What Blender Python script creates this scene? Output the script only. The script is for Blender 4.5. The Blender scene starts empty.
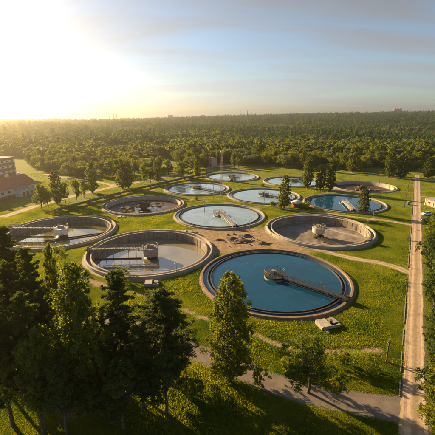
import bpy, math, random
import numpy as np
from mathutils import Vector, Matrix
from mathutils.geometry import delaunay_2d_cdt

# ------------------------------------------------------------------ camera, sky, sun, exposure
F, PITCH, CAM_H, CC = 336.24, math.radians(16.333), 41.11, 217.5   # photo is 435 px square
SUN_AZ, SUN_EL = math.radians(-51.0), math.radians(18.0)           # azimuth from +Y, negative = left
HAZE_DENSITY, HAZE_G = 0.00032, 0.88
SKY_STRENGTH, SUN_STRENGTH, EXPOSURE = 0.05, 5.0, 1.65

scene = bpy.context.scene
col = scene.collection
cam_data = bpy.data.cameras.new('camera')
cam = bpy.data.objects.new('camera', cam_data)
col.objects.link(cam)
cam.location = (0, 0, CAM_H)
cam.rotation_euler = (math.pi / 2 - PITCH, 0, 0)
cam_data.sensor_width = 36.0
cam_data.lens = F / 435.0 * 36.0
cam_data.clip_start, cam_data.clip_end = 0.5, 20000
scene.camera = cam

world = bpy.data.worlds.new('World')
scene.world = world
world.use_nodes = True
nt = world.node_tree
nt.nodes.clear()
def wn(t, **k):
    n = nt.nodes.new(t)
    for a, b in k.items():
        setattr(n, a, b)
    return n
sky = wn('ShaderNodeTexSky', sky_type='NISHITA', sun_disc=False, sun_elevation=SUN_EL, sun_rotation=SUN_AZ,
         altitude=150.0, air_density=1.0, dust_density=1.0, ozone_density=2.5)
bg = wn('ShaderNodeBackground')
bg.inputs['Strength'].default_value = SKY_STRENGTH
outw = wn('ShaderNodeOutputWorld')
# thin high cloud: noise on a flat cloud deck above (direction projected to a plane), all round the sky
tc = wn('ShaderNodeTexCoord')
sep = wn('ShaderNodeSeparateXYZ')
nt.links.new(tc.outputs['Generated'], sep.inputs[0])
zc = wn('ShaderNodeMath', operation='MAXIMUM'); zc.inputs[1].default_value = 0.0
nt.links.new(sep.outputs['Z'], zc.inputs[0])
za = wn('ShaderNodeMath', operation='ADD'); za.inputs[1].default_value = 0.10
nt.links.new(zc.outputs[0], za.inputs[0])
dv = wn('ShaderNodeVectorMath', operation='DIVIDE')
cmb = wn('ShaderNodeCombineXYZ')
nt.links.new(za.outputs[0], cmb.inputs[0]); nt.links.new(za.outputs[0], cmb.inputs[1]); cmb.inputs[2].default_value = 1.0
nt.links.new(tc.outputs['Generated'], dv.inputs[0]); nt.links.new(cmb.outputs[0], dv.inputs[1])
mp = wn('ShaderNodeMapping'); mp.inputs['Scale'].default_value = (0.38, 1.25, 0.3); mp.inputs['Rotation'].default_value = (0, 0, 0.35)
nt.links.new(dv.outputs[0], mp.inputs[0])
cn = wn('ShaderNodeTexNoise'); cn.inputs['Scale'].default_value = 1.0; cn.inputs['Detail'].default_value = 7.0
cn.inputs['Roughness'].default_value = 0.55; cn.inputs['Distortion'].default_value = 0.9
nt.links.new(mp.outputs[0], cn.inputs['Vector'])
cr = wn('ShaderNodeMapRange'); cr.inputs[1].default_value = 0.36; cr.inputs[2].default_value = 0.64; cr.inputs[3].default_value = 0.0; cr.inputs[4].default_value = 0.85
nt.links.new(cn.outputs[0], cr.inputs[0])
bw = wn('ShaderNodeRGBToBW'); nt.links.new(sky.outputs[0], bw.inputs[0])
cl = wn('ShaderNodeVectorMath', operation='SCALE'); cl.inputs[0].default_value = (.80, .83, .89)
nt.links.new(bw.outputs[0], cl.inputs['Scale'])
mx = wn('ShaderNodeMix', data_type='RGBA')
nt.links.new(cr.outputs[0], mx.inputs['Factor']); nt.links.new(sky.outputs[0], mx.inputs['A']); nt.links.new(cl.outputs[0], mx.inputs['B'])
nt.links.new(mx.outputs['Result'], bg.inputs['Color'])
nt.links.new(bg.outputs[0], outw.inputs['Surface'])

sd = bpy.data.lights.new('sun', 'SUN')
sd.energy, sd.angle, sd.color = SUN_STRENGTH, math.radians(0.6), (1.0, 0.69, 0.32)
sun = bpy.data.objects.new('sun', sd)
col.objects.link(sun)
sun_dir = Vector((math.sin(SUN_AZ) * math.cos(SUN_EL), math.cos(SUN_AZ) * math.cos(SUN_EL), math.sin(SUN_EL)))
sun.rotation_euler = sun_dir.to_track_quat('Z', 'Y').to_euler()
sun.location = sun_dir * 200

scene.render.engine = 'CYCLES'
scene.view_settings.view_transform = 'Standard'
scene.view_settings.look = 'None'
scene.view_settings.exposure = EXPOSURE
scene.view_settings.gamma = 1.0
scene.view_settings.use_curve_mapping = False
cy = scene.cycles
cy.use_denoising = True
cy.max_bounces = 8; cy.diffuse_bounces = 4; cy.glossy_bounces = 3; cy.transmission_bounces = 4
cy.use_adaptive_sampling = True; cy.adaptive_threshold = 0.02
cy.volume_bounces = 0; cy.transparent_max_bounces = 6
cy.sample_clamp_indirect = 4.0

# ------------------------------------------------------------------ photo pixel -> ground
cP, sP = math.cos(PITCH), math.sin(PITCH)
def G(px, py, z=0.0):
    dx, dy = (px - CC) / F, -(py - CC) / F
    d = (dx, cP + dy * sP, -sP + dy * cP)
    t = (z - CAM_H) / d[2]
    return Vector((d[0] * t, d[1] * t))
def top_z(P, py):
    k = -(py - CC) / F
    return CAM_H + P[1] * (k * cP - sP) / (cP + k * sP)
def px_of(x, y, z=0.0):
    Z = z - CAM_H; d = y * cP - Z * sP; u = y * sP + Z * cP
    return CC + F * x / d, CC - F * u / d
def at_dist(px, Y):      # x on the ground for a pixel column at depth Y (z about 0)
    d = Y * cP + CAM_H * sP
    return (px - CC) / F * d

def sstep(a, b, x):
    t = np.clip((x - a) / (b - a), 0, 1)
    return t * t * (3 - 2 * t)
def terrain(x, y):
    x = np.asarray(x, float); y = np.asarray(y, float)
    d = np.hypot(x, y); az = np.degrees(np.arctan2(x, np.maximum(y, 1e-3)))
    top = 18 + 40 * sstep(-26, 26, az)
    h = sstep(380, 2150, d) ** 0.9 * top * (1 - 0.75 * sstep(2350, 3400, d))
    und = 3.0 * np.sin(x / 170 + 1.3) * np.sin(y / 230 + .4) + 1.6 * np.sin(x / 71 + y / 97)
    h = h + und * sstep(330, 700, d) * sstep(0, 60, y)
    near = 0.10 * np.sin(x / 9.1 + 1) * np.sin(y / 11.3) + 0.06 * np.sin(x / 4.3 + y / 5.7)
    return h + near * (1 - sstep(300, 500, d)) - 0.05
def TZ(x, y): return float(terrain(x, y))

# ------------------------------------------------------------------ materials
MATS = {}
def mat(name, rgb=(.5, .5, .5), rough=.8, metal=0.0, noise=None, rgb2=None, bump=0.0, bscale=8.0, ior=None, rnd=0.0, detail=6, lo=.35, hi=.65, spec=None):
    if name in MATS: return MATS[name]
    m = bpy.data.materials.new(name); m.use_nodes = True
    t = m.node_tree; b = t.nodes['Principled BSDF']
    b.inputs['Roughness'].default_value = rough
    b.inputs['Metallic'].default_value = metal
    b.inputs['Base Color'].default_value = (*rgb, 1)
    if ior: b.inputs['IOR'].default_value = ior
    if spec is not None: b.inputs['Specular IOR Level'].default_value = spec
    g = t.nodes.new('ShaderNodeNewGeometry')
    if noise:
        n = t.nodes.new('ShaderNodeTexNoise'); n.inputs['Scale'].default_value = noise; n.inputs['Detail'].default_value = detail
        n.inputs['Roughness'].default_value = .62
        t.links.new(g.outputs['Position'], n.inputs['Vector'])
        r = t.nodes.new('ShaderNodeMapRange'); r.inputs[1].default_value = lo; r.inputs[2].default_value = hi
        t.links.new(n.outputs[0], r.inputs[0])
        x = t.nodes.new('ShaderNodeMix'); x.data_type = 'RGBA'
        x.inputs['A'].default_value = (*rgb, 1); x.inputs['B'].default_value = (*(rgb2 or rgb), 1)
        t.links.new(r.outputs[0], x.inputs['Factor'])
        t.links.new(x.outputs['Result'], b.inputs['Base Color'])
        if rnd:
            oi = t.nodes.new('ShaderNodeObjectInfo')
            rr = t.nodes.new('ShaderNodeMapRange'); rr.inputs[3].default_value = 1 - rnd; rr.inputs[4].default_value = 1 + rnd
            t.links.new(oi.outputs['Random'], rr.inputs[0])
            s = t.nodes.new('ShaderNodeVectorMath'); s.operation = 'SCALE'
            t.links.new(x.outputs['Result'], s.inputs[0]); t.links.new(rr.outputs[0], s.inputs['Scale'])
            t.links.new(s.outputs[0], b.inputs['Base Color'])
    if bump:
        n2 = t.nodes.new('ShaderNodeTexNoise'); n2.inputs['Scale'].default_value = bscale; n2.inputs['Detail'].default_value = 4
        t.links.new(g.outputs['Position'], n2.inputs['Vector'])
        bp = t.nodes.new('ShaderNodeBump'); bp.inputs['Strength'].default_value = 1.0; bp.inputs['Distance'].default_value = bump
        t.links.new(n2.outputs[0], bp.inputs['Height']); t.links.new(bp.outputs[0], b.inputs['Normal'])
    MATS[name] = m
    return m

def streaks(name, dark, amt=.75):
    """run-off streaks down the walls and dark lichen patches on the tops"""
    t = MATS[name].node_tree; b = t.nodes['Principled BSDF']; src = b.inputs['Base Color'].links[0].from_socket
    g = t.nodes.new('ShaderNodeNewGeometry'); mpn = t.nodes.new('ShaderNodeMapping'); mpn.inputs['Scale'].default_value = (1.3, 1.3, .12)
    t.links.new(g.outputs['Position'], mpn.inputs[0])
    n = t.nodes.new('ShaderNodeTexNoise'); n.inputs['Scale'].default_value = 1.6; n.inputs['Detail'].default_value = 7; n.inputs['Roughness'].default_value = .7
    t.links.new(mpn.outputs[0], n.inputs['Vector'])
    r = t.nodes.new('ShaderNodeMapRange'); r.inputs[1].default_value = .50; r.inputs[2].default_value = .66; r.inputs[4].default_value = amt
    t.links.new(n.outputs[0], r.inputs[0])
    x = t.nodes.new('ShaderNodeMix'); x.data_type = 'RGBA'; x.inputs['B'].default_value = (*dark, 1)
    t.links.new(r.outputs[0], x.inputs['Factor']); t.links.new(src, x.inputs['A']); t.links.new(x.outputs['Result'], b.inputs['Base Color'])

def leaf_mat(name, c1, c2, trans=.4, ctrans=None, nscale=.55, rndw=.7, nw=1.3):
    m = bpy.data.materials.new(name); m.use_nodes = True
    t = m.node_tree; t.nodes.clear()
    o = t.nodes.new('ShaderNodeOutputMaterial')
    d = t.nodes.new('ShaderNodeBsdfPrincipled'); d.inputs['Roughness'].default_value = .6; d.inputs['Specular IOR Level'].default_value = .25
    tr = t.nodes.new('ShaderNodeBsdfTranslucent')
    ms = t.nodes.new('ShaderNodeMixShader'); ms.inputs[0].default_value = trans
    oi = t.nodes.new('ShaderNodeObjectInfo'); g = t.nodes.new('ShaderNodeNewGeometry')
    n = t.nodes.new('ShaderNodeTexNoise'); n.inputs['Scale'].default_value = nscale; n.inputs['Detail'].default_value = 4
    t.links.new(g.outputs['Position'], n.inputs['Vector'])
    a = t.nodes.new('ShaderNodeMath'); a.operation = 'MULTIPLY_ADD'; a.inputs[1].default_value = nw; a.inputs[2].default_value = -.5 * nw + .5 - rndw / 2
    t.links.new(n.outputs[0], a.inputs[0])
    ad = t.nodes.new('ShaderNodeMath'); ad.operation = 'MULTIPLY_ADD'; ad.inputs[1].default_value = rndw
    t.links.new(oi.outputs['Random'], ad.inputs[0]); t.links.new(a.outputs[0], ad.inputs[2])
    x = t.nodes.new('ShaderNodeMix'); x.data_type = 'RGBA'; x.clamp_factor = True
    x.inputs['A'].default_value = (*c1, 1); x.inputs['B'].default_value = (*c2, 1)
    t.links.new(ad.outputs[0], x.inputs['Factor'])
    t.links.new(x.outputs['Result'], d.inputs['Base Color'])
    s = t.nodes.new('ShaderNodeVectorMath'); s.operation = 'MULTIPLY'; s.inputs[1].default_value = ctrans or (1.7, 1.5, .9)
    t.links.new(x.outputs['Result'], s.inputs[0]); t.links.new(s.outputs[0], tr.inputs['Color'])
    t.links.new(d.outputs[0], ms.inputs[1]); t.links.new(tr.outputs[0], ms.inputs[2]); t.links.new(ms.outputs[0], o.inputs['Surface'])
    MATS[name] = m
    return m

leaf_mat('leaf_poplar', (.090, .125, .011), (.165, .185, .015), trans=.55, ctrans=(2.0, 1.8, .9))
leaf_mat('leaf_broad', (.070, .110, .009), (.145, .172, .013), trans=.55, ctrans=(1.9, 1.7, .8))
leaf_mat('leaf_light', (.100, .145, .010), (.190, .210, .015), trans=.5, ctrans=(1.8, 1.6, .8))
leaf_mat('leaf_pine', (.040, .072, .011), (.088, .112, .014), trans=.45, ctrans=(1.9, 1.7, .8))
leaf_mat('leaf_dark', (.026, .074, .009), (.072, .122, .011), trans=.5, ctrans=(1.9, 1.7, .8))
leaf_mat('leaf_thuja', (.030, .060, .010), (.070, .100, .013), trans=.4, ctrans=(1.9, 1.7, .8))
leaf_mat('grass_blade', (.080, .145, .008), (.245, .265, .016), trans=.5, ctrans=(1.9, 1.7, .8), nscale=.14, rndw=.22, nw=2.6)
mat('bark', (.10, .075, .05), .9, noise=3, rgb2=(.05, .038, .028), bump=.05)
mat('concrete', (.38, .325, .265), .85, noise=.8, rgb2=(.23, .19, .15), bump=.03, bscale=5)
mat('concrete_light', (.46, .405, .335), .85, noise=.6, rgb2=(.30, .255, .205), bump=.03, bscale=5)
mat('concrete_panel', (.29, .245, .195), .85, noise=.9, rgb2=(.165, .135, .10), bump=.03, bscale=4, rnd=.14)
mat('concrete_rust', (.30, .18, .10), .85, noise=.5, rgb2=(.20, .135, .09), bump=.04, bscale=4)
streaks('concrete', (.13, .115, .085)); streaks('concrete_light', (.20, .175, .13), .7); streaks('concrete_panel', (.085, .075, .055), .8); streaks('concrete_rust', (.10, .065, .045), .7)
mat('dark_wall', (.055, .06, .06), .7, noise=1.2, rgb2=(.03, .035, .04))
mat('steel_dark', (.026, .034, .034), .6, noise=1.5, rgb2=(.045, .042, .03))
mat('steel_grey', (.30, .285, .26), .6, noise=1.2, rgb2=(.20, .17, .13))
mat('steel_pale', (.55, .53, .49), .6, noise=1.0, rgb2=(.40, .36, .30))
mat('white_paint', (.74, .73, .70), .5, noise=1.0, rgb2=(.58, .55, .50))
mat('rust', (.115, .058, .034), .9, noise=1.5, rgb2=(.055, .034, .024), bump=.05)
mat('mud', (.27, .225, .185), .75, noise=.22, rgb2=(.15, .12, .095), bump=.12, bscale=1.5)
mat('mud_brown', (.085, .052, .034), .55, noise=.3, rgb2=(.045, .03, .022), bump=.12, bscale=1.2)
mat('mud_green', (.14, .13, .05), .8, noise=.3, rgb2=(.09, .08, .04), bump=.08, bscale=1.5)
def rut_mat(name, track, mid, patch):
    m = mat(name, track, .95, bump=.04, bscale=3); t = m.node_tree; b = t.nodes['Principled BSDF']
    g = t.nodes.new('ShaderNodeNewGeometry'); at = t.nodes.new('ShaderNodeAttribute'); at.attribute_name = 'across'
    def nz(s):
        n = t.nodes.new('ShaderNodeTexNoise'); n.inputs['Scale'].default_value = s; n.inputs['Detail'].default_value = 8; n.inputs['Roughness'].default_value = .65
        t.links.new(g.outputs['Position'], n.inputs['Vector']); return n.outputs[0]
    def op(o, a, c):
        n = t.nodes.new('ShaderNodeMath'); n.operation = o
        for i, v in enumerate((a, c)):
            if isinstance(v, (int, float)): n.inputs[i].default_value = v
            elif v is not None: t.links.new(v, n.inputs[i])
        return n.outputs[0]
    def mr(v, a, c, lo=0., hi=1.):
        x = t.nodes.new('ShaderNodeMapRange'); t.links.new(v, x.inputs[0])
        for i, k in enumerate((a, c, lo, hi)): x.inputs[1 + i].default_value = k
        return x.outputs[0]
    def mix(f, a, c):
        x = t.nodes.new('ShaderNodeMix'); x.data_type = 'RGBA'; t.links.new(f, x.inputs['Factor'])
        for k, v in (('A', a), ('B', c)):
            if isinstance(v, tuple): x.inputs[k].default_value = (*v, 1)
            else: t.links.new(v, x.inputs[k])
        return x.outputs['Result']
    off = op('ABSOLUTE', op('SUBTRACT', op('ABSOLUTE', at.outputs['Fac'], None), .45), None)     # 0 in the wheel tracks
    f = op('ADD', mr(off, .05, .45), mr(nz(.8), .2, .8, -.5, .5))
    c = mix(mr(f, .2, .75), track, mid)
    c = mix(mr(nz(.35), .52, .66, 0, .8), c, patch)
    t.links.new(c, b.inputs['Base Color'])
rut_mat('road_dirt', (.47, .35, .23), (.30, .22, .13), (.25, .18, .115))
mat('road_asphalt', (.19, .155, .13), .9, noise=.5, rgb2=(.13, .105, .09), bump=.02, bscale=12)
mat('kerb', (.30, .27, .24), .9, noise=1, rgb2=(.2, .18, .16))
mat('soil', (.20, .145, .10), .95, noise=.7, rgb2=(.10, .072, .05), bump=.25, bscale=2.2)
mat('rubble_mat', (.26, .21, .17), .9, noise=1.5, rgb2=(.13, .11, .09), bump=.08, rnd=.2)
mat('brick_red', (.28, .105, .065), .85, noise=.7, rgb2=(.20, .08, .055))
mat('brick_pink', (.42, .27, .21), .85, noise=.7, rgb2=(.33, .22, .17))
mat('plaster_white', (.72, .68, .62), .8, noise=.5, rgb2=(.60, .55, .48))
mat('roof_felt', (.40, .36, .33), .9, noise=.25, rgb2=(.28, .25, .23))
mat('roof_red', (.50, .165, .095), .8, noise=.5, rgb2=(.38, .13, .08))
mat('roof_brown', (.17, .10, .075), .85, noise=.6, rgb2=(.11, .07, .05))
mat('window_glass', (.03, .04, .05), .12, spec=.6)
mat('brick_pale', (.60, .43, .35), .85, noise=.7, rgb2=(.50, .35, .28))
mat('block_wall', (.36, .24, .19), .85, noise=.05, rgb2=(.30, .2, .165))
mat('block_pale', (.50, .48, .45), .85, noise=.05, rgb2=(.42, .40, .38))
mat('car_white', (.75, .75, .74), .25, spec=.6)
mat('car_dark', (.035, .05, .07), .25, spec=.6)
mat('tyre', (.02, .02, .02), .8)
mat('blue_paint', (.03, .18, .42), .5)
mat('yellow_paint', (.55, .34, .02), .5, noise=4, rgb2=(.40, .24, .03))
mat('wood_pole', (.13, .10, .075), .9, noise=3, rgb2=(.08, .06, .045))
mat('pipe_brown', (.15, .095, .065), .8, noise=.4, rgb2=(.10, .065, .045))
mat('lamp_glass', (.9, .85, .7), .2)

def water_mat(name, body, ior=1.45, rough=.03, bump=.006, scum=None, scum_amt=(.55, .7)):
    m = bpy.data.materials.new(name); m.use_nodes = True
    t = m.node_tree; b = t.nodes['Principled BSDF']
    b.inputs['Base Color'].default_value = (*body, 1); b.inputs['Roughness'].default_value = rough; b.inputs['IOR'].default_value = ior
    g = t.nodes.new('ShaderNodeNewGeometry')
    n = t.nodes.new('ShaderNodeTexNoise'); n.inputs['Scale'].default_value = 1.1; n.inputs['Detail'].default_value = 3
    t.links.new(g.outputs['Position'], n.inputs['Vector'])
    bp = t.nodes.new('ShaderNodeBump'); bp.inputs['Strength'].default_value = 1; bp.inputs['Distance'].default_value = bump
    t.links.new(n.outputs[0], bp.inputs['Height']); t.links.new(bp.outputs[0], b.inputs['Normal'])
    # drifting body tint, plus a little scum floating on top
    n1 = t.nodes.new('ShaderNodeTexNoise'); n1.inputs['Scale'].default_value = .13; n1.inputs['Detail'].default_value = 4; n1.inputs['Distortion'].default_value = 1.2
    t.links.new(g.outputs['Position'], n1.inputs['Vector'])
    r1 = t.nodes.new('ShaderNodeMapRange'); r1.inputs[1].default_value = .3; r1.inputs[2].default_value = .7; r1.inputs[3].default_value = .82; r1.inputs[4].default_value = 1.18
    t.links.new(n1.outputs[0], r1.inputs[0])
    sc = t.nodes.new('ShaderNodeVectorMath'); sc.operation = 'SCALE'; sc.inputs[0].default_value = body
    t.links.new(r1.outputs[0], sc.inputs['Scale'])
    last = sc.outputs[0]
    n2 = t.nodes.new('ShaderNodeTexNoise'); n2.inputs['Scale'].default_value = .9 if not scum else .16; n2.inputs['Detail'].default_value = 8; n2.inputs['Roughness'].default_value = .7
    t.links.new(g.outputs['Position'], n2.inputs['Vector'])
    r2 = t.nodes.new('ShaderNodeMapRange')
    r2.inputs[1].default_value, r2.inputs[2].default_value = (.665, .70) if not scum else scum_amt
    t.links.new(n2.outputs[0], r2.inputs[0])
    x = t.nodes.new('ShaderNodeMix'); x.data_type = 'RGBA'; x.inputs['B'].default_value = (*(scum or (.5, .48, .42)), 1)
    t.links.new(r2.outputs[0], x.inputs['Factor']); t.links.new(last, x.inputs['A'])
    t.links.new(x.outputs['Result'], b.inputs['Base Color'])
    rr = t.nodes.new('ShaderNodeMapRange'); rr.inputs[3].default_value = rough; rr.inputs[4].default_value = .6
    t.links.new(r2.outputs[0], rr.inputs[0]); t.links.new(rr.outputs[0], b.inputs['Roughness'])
    MATS[name] = m
    return m
water_mat('water_blue', (.006, .060, .122), 1.6, bump=.012)
water_mat('water_teal', (.010, .068, .135), 1.9)
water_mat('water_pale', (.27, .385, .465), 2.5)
water_mat('water_murky', (.24, .215, .145), 2.8)
water_mat('water_olive', (.17, .155, .05), 2.2)
water_mat('water_puddle', (.05, .035, .025), 1.8)

# ------------------------------------------------------------------ mesh helpers
class MB:
    def __init__(s): s.v = []; s.f = []; s.m = []; s.cur = 0
    def add(s, vs, fs):
        o = len(s.v); s.v += [tuple(p) for p in vs]
        s.f += [tuple(i + o for i in f) for f in fs]; s.m += [s.cur] * len(fs)
    def box(s, c, sz, rz=0.0, ry=0.0):
        M = Matrix.Translation(Vector(c)) @ Matrix.Rotation(rz, 4, 'Z') @ Matrix.Rotation(ry, 4, 'Y')
        hx, hy, hz = sz[0] / 2, sz[1] / 2, sz[2] / 2
        vs = [M @ Vector((x, y, z)) for z in (-hz, hz) for x, y in ((-hx, -hy), (hx, -hy), (hx, hy), (-hx, hy))]
        s.add(vs, [(3, 2, 1, 0), (4, 5, 6, 7), (0, 1, 5, 4), (1, 2, 6, 5), (2, 3, 7, 6), (3, 0, 4, 7)])
    def tube(s, p0, p1, r0, r1=None, n=8):
        r1 = r0 if r1 is None else r1
        p0, p1 = Vector(p0), Vector(p1); d = p1 - p0
        if d.length < 1e-6: return
        q = d.to_track_quat('Z', 'Y'); a = q @ Vector((1, 0, 0)); b = q @ Vector((0, 1, 0))
        vs = []
        for p, r in ((p0, r0), (p1, r1)):
            for i in range(n):
                t = 2 * math.pi * i / n
                vs.append(p + a * (r * math.cos(t)) + b * (r * math.sin(t)))
        s.add(vs, [(i, (i + 1) % n, n + (i + 1) % n, n + i) for i in range(n)] + [tuple(range(n - 1, -1, -1)), tuple(range(n, 2 * n))])
    def bar(s, p0, p1, w=.1, n=4): s.tube(p0, p1, w * .6, w * .6, n)
    def revolve(s, prof, n=128, closed=True, c=(0, 0, 0)):
        k = len(prof); vs = []
        for i in range(n):
            t = 2 * math.pi * i / n; ct, st = math.cos(t), math.sin(t)
            vs += [(c[0] + r * ct, c[1] + r * st, c[2] + z) for r, z in prof]
        fs = []
        for i in range(n):
            j = (i + 1) % n
            for a in range(k if closed else k - 1):
                b = (a + 1) % k
                fs.append((i * k + a, j * k + a, j * k + b, i * k + b))
        s.add(vs, fs)
    def ring(s, r0, r1, z0, z1, n=128): s.revolve([(r0, z0), (r1, z0), (r1, z1), (r0, z1)], n)
    def disc(s, r, z, n=96, c=(0, 0)):
        s.add([(c[0] + r * math.cos(2 * math.pi * i / n), c[1] + r * math.sin(2 * math.pi * i / n), z) for i in range(n)], [tuple(range(n))])
    def prism(s, poly, z0, z1):
        n = len(poly)
        s.add([(x, y, z0) for x, y in poly] + [(x, y, z1) for x, y in poly],
              [tuple(range(n - 1, -1, -1)), tuple(range(n, 2 * n))] + [(i, (i + 1) % n, n + (i + 1) % n, n + i) for i in range(n)])
    def mesh(s, name, mats, smooth=False):
        me = bpy.data.meshes.new(name); me.from_pydata(s.v, [], s.f)
        for m in ([mats] if isinstance(mats, str) else mats): me.materials.append(MATS[m])
        if any(s.m): me.polygons.foreach_set('material_index', s.m)
        if smooth: me.polygons.foreach_set('use_smooth', [True] * len(me.polygons))
        me.update()
        return me
    def build(s, name, mats, parent=None, smooth=False, loc=None):
        return put(name, s.mesh(name, mats, smooth), parent, loc)

def put(name, me, parent=None, loc=None, rz=None, scale=None):
    o = bpy.data.objects.new(name, me); col.objects.link(o)
    if parent is not None: o.parent = parent
    if loc is not None: o.location = loc
    if rz is not None: o.rotation_euler = (0, 0, rz)
    if scale is not None: o.scale = scale
    return o
def tag(o, label=None, cat=None, group=None, kind=None):
    if label: o['label'] = label
    if cat: o['category'] = cat
    if group: o['group'] = group
    if kind: o['kind'] = kind
    return o
def thing(name, label, cat, loc, rz=0.0, group=None, scale=None):
    o = put(name, None, None, loc, rz, scale)
    o.empty_display_size = 1.0
    return tag(o, label, cat, group)

# ------------------------------------------------------------------ layout data (photo pixels -> ground)
TANKS = {1: (15.38, 82.6), 2: (-21.57, 101.04), 3: (-59.6, 121.6), 4: (-36.7, 162.87), 5: (.87, 143.44), 6: (39.03, 122.96),
         7: (-12.62, 202.92), 8: (10.46, 246.6), 9: (25.65, 183.2), 10: (51.3, 227.0), 11: (64.3, 166.15), 12: (91.78, 210.1)}
R = 20.0
def smooth_path(pts, step=2.0):
    P = [Vector((p[0], p[1])) for p in pts]
    P = [2 * P[0] - P[1]] + P + [2 * P[-1] - P[-2]]
    out = []
    for i in range(1, len(P) - 2):
        n = max(2, int((P[i + 1] - P[i]).length / step))
        for k in range(n):
            t = k / n; a, b, c, d = P[i - 1], P[i], P[i + 1], P[i + 2]
            out.append(.5 * ((2 * b) + (c - a) * t + (2 * a - 5 * b + 4 * c - d) * t * t + (3 * b - a - 3 * c + d) * t ** 3))
    out.append(P[-2]); return out
def pxpath(pts, step=2.0): return smooth_path([G(*p) for p in pts], step)

ROADS = {
 'main': (pxpath([(415, 440), (414.5, 400), (414.6, 362), (415.5, 300), (416.3, 260), (417, 225), (417.3, 200), (417.2, 182), (417, 175)]), 3.9),
 'upper': (pxpath([(326, 170.5), (345, 172), (370, 174.5), (395, 177), (417, 179), (438, 180.5)]), 3.4),
 'mid': (pxpath([(258, 204), (275, 206.5), (300, 210.5), (330, 214), (360, 217.5), (388, 221), (412, 225)]), 2.6),
 'low': (pxpath([(300, 244), (322, 250), (345, 256.5), (370, 261.5), (392, 266), (413, 275)]), 3.0),
 'left': (pxpath([(2, 217), (30, 208), (62, 199), (90, 192), (118, 186), (145, 181), (168, 176), (190, 171.5), (215, 167), (245, 164.5)]), 5.0),
 'field': (pxpath([(45, 174), (70, 178.5), (92, 181), (108, 184), (120, 187)]), 4.0),
 'bottom': (pxpath([(60, 310), (110, 322), (150, 334), (190, 350), (235, 367), (290, 388), (350, 402), (412, 410)]), 5.0),
 'spur': (pxpath([(417, 196), (427, 197), (440, 198)]), 3.0),
}
dirt_src = [  # (px, py, radius m, strength) bare worn earth
 (215, 240, 12, 1.1), (232, 240, 13, 1.15), (250, 240, 13, 1.15), (262, 236, 11, 1.05), (200, 235, 9, 1.0), (208, 246, 6, 1.0), (222, 248, 7, .9), (272, 243, 8, 1.0), (290, 247, 6, 1.0), (307, 249, 5, .9),
 (210, 230, 6, .7), (190, 231, 5, .6), (250, 228, 6, .7), (268, 229, 4, .6), (196, 318, 1.5, .6), (283, 256, 2, .5),
 (330, 190, 6, .8), (318, 189, 5, .8), (240, 170, 11, .8), (255, 168, 10, .8), (225, 169, 9, .7), (180, 178, 8, .7), (196, 176, 8, .7), (150, 190, 7, .7), (162, 199, 5, .7), (190, 199.5, 5, .7), (205, 201, 5, .75), (228, 203, 5, .7), (243, 206, 5, .8), (256, 208, 5, .8), (68, 205, 6, .5), (85, 205, 5, .4),
 (100, 284, 3, .75), (92, 281, 2.5, .7), (112, 288, 2.5, .7), (340, 352, 2.2, .7), (325, 350, 1.6, .5), (362, 353, 1.2, .5), (140, 300, 3, .6),
 (170, 227, 4, .5), (395, 205, 3, .2), (300, 178, 5, .4), (165, 205, 3, .4), (195, 203, 4, .45), (215, 200, 4, .4), (262, 207, 3, .5), (122, 218, 3, .35)]
worn = pxpath([(60, 268), (100, 283), (140, 294), (165, 301), (182, 308), (211, 320), (250, 332), (282, 345), (330, 352), (380, 350)], 1.5)

# ------------------------------------------------------------------ ground: one sheet to the horizon, holes where the tanks are sunk
def road_dist(X, Y):
    d = np.full(X.shape, 1e9)
    for pts, w in ROADS.values():
        for p in pts:
            d = np.minimum(d, np.hypot(X - p.x, Y - p.y) - w / 2)
    return d
def tank_dist(X, Y):
    d = np.full(X.shape, 1e9)
    for c in TANKS.values(): d = np.minimum(d, np.hypot(X - c[0], Y - c[1]) - R)
    return d
def dirt_mask(X, Y):
    m = np.zeros(X.shape)
    for px, py, r, s in dirt_src:
        g = G(px, py); m = np.maximum(m, s * np.exp(-((X - g.x) ** 2 + (Y - g.y) ** 2) / (r * r)))
    for p in worn: m = np.maximum(m, 1.0 * np.exp(-((X - p.x) ** 2 + (Y - p.y) ** 2) / 1.9))
    m = np.maximum(m, .55 * np.exp(-np.clip(road_dist(X, Y), 0, None) / .9))
    m = np.maximum(m, .42 * np.exp(-np.clip(tank_dist(X, Y), 0, None) / 1.2))
    return m

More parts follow.
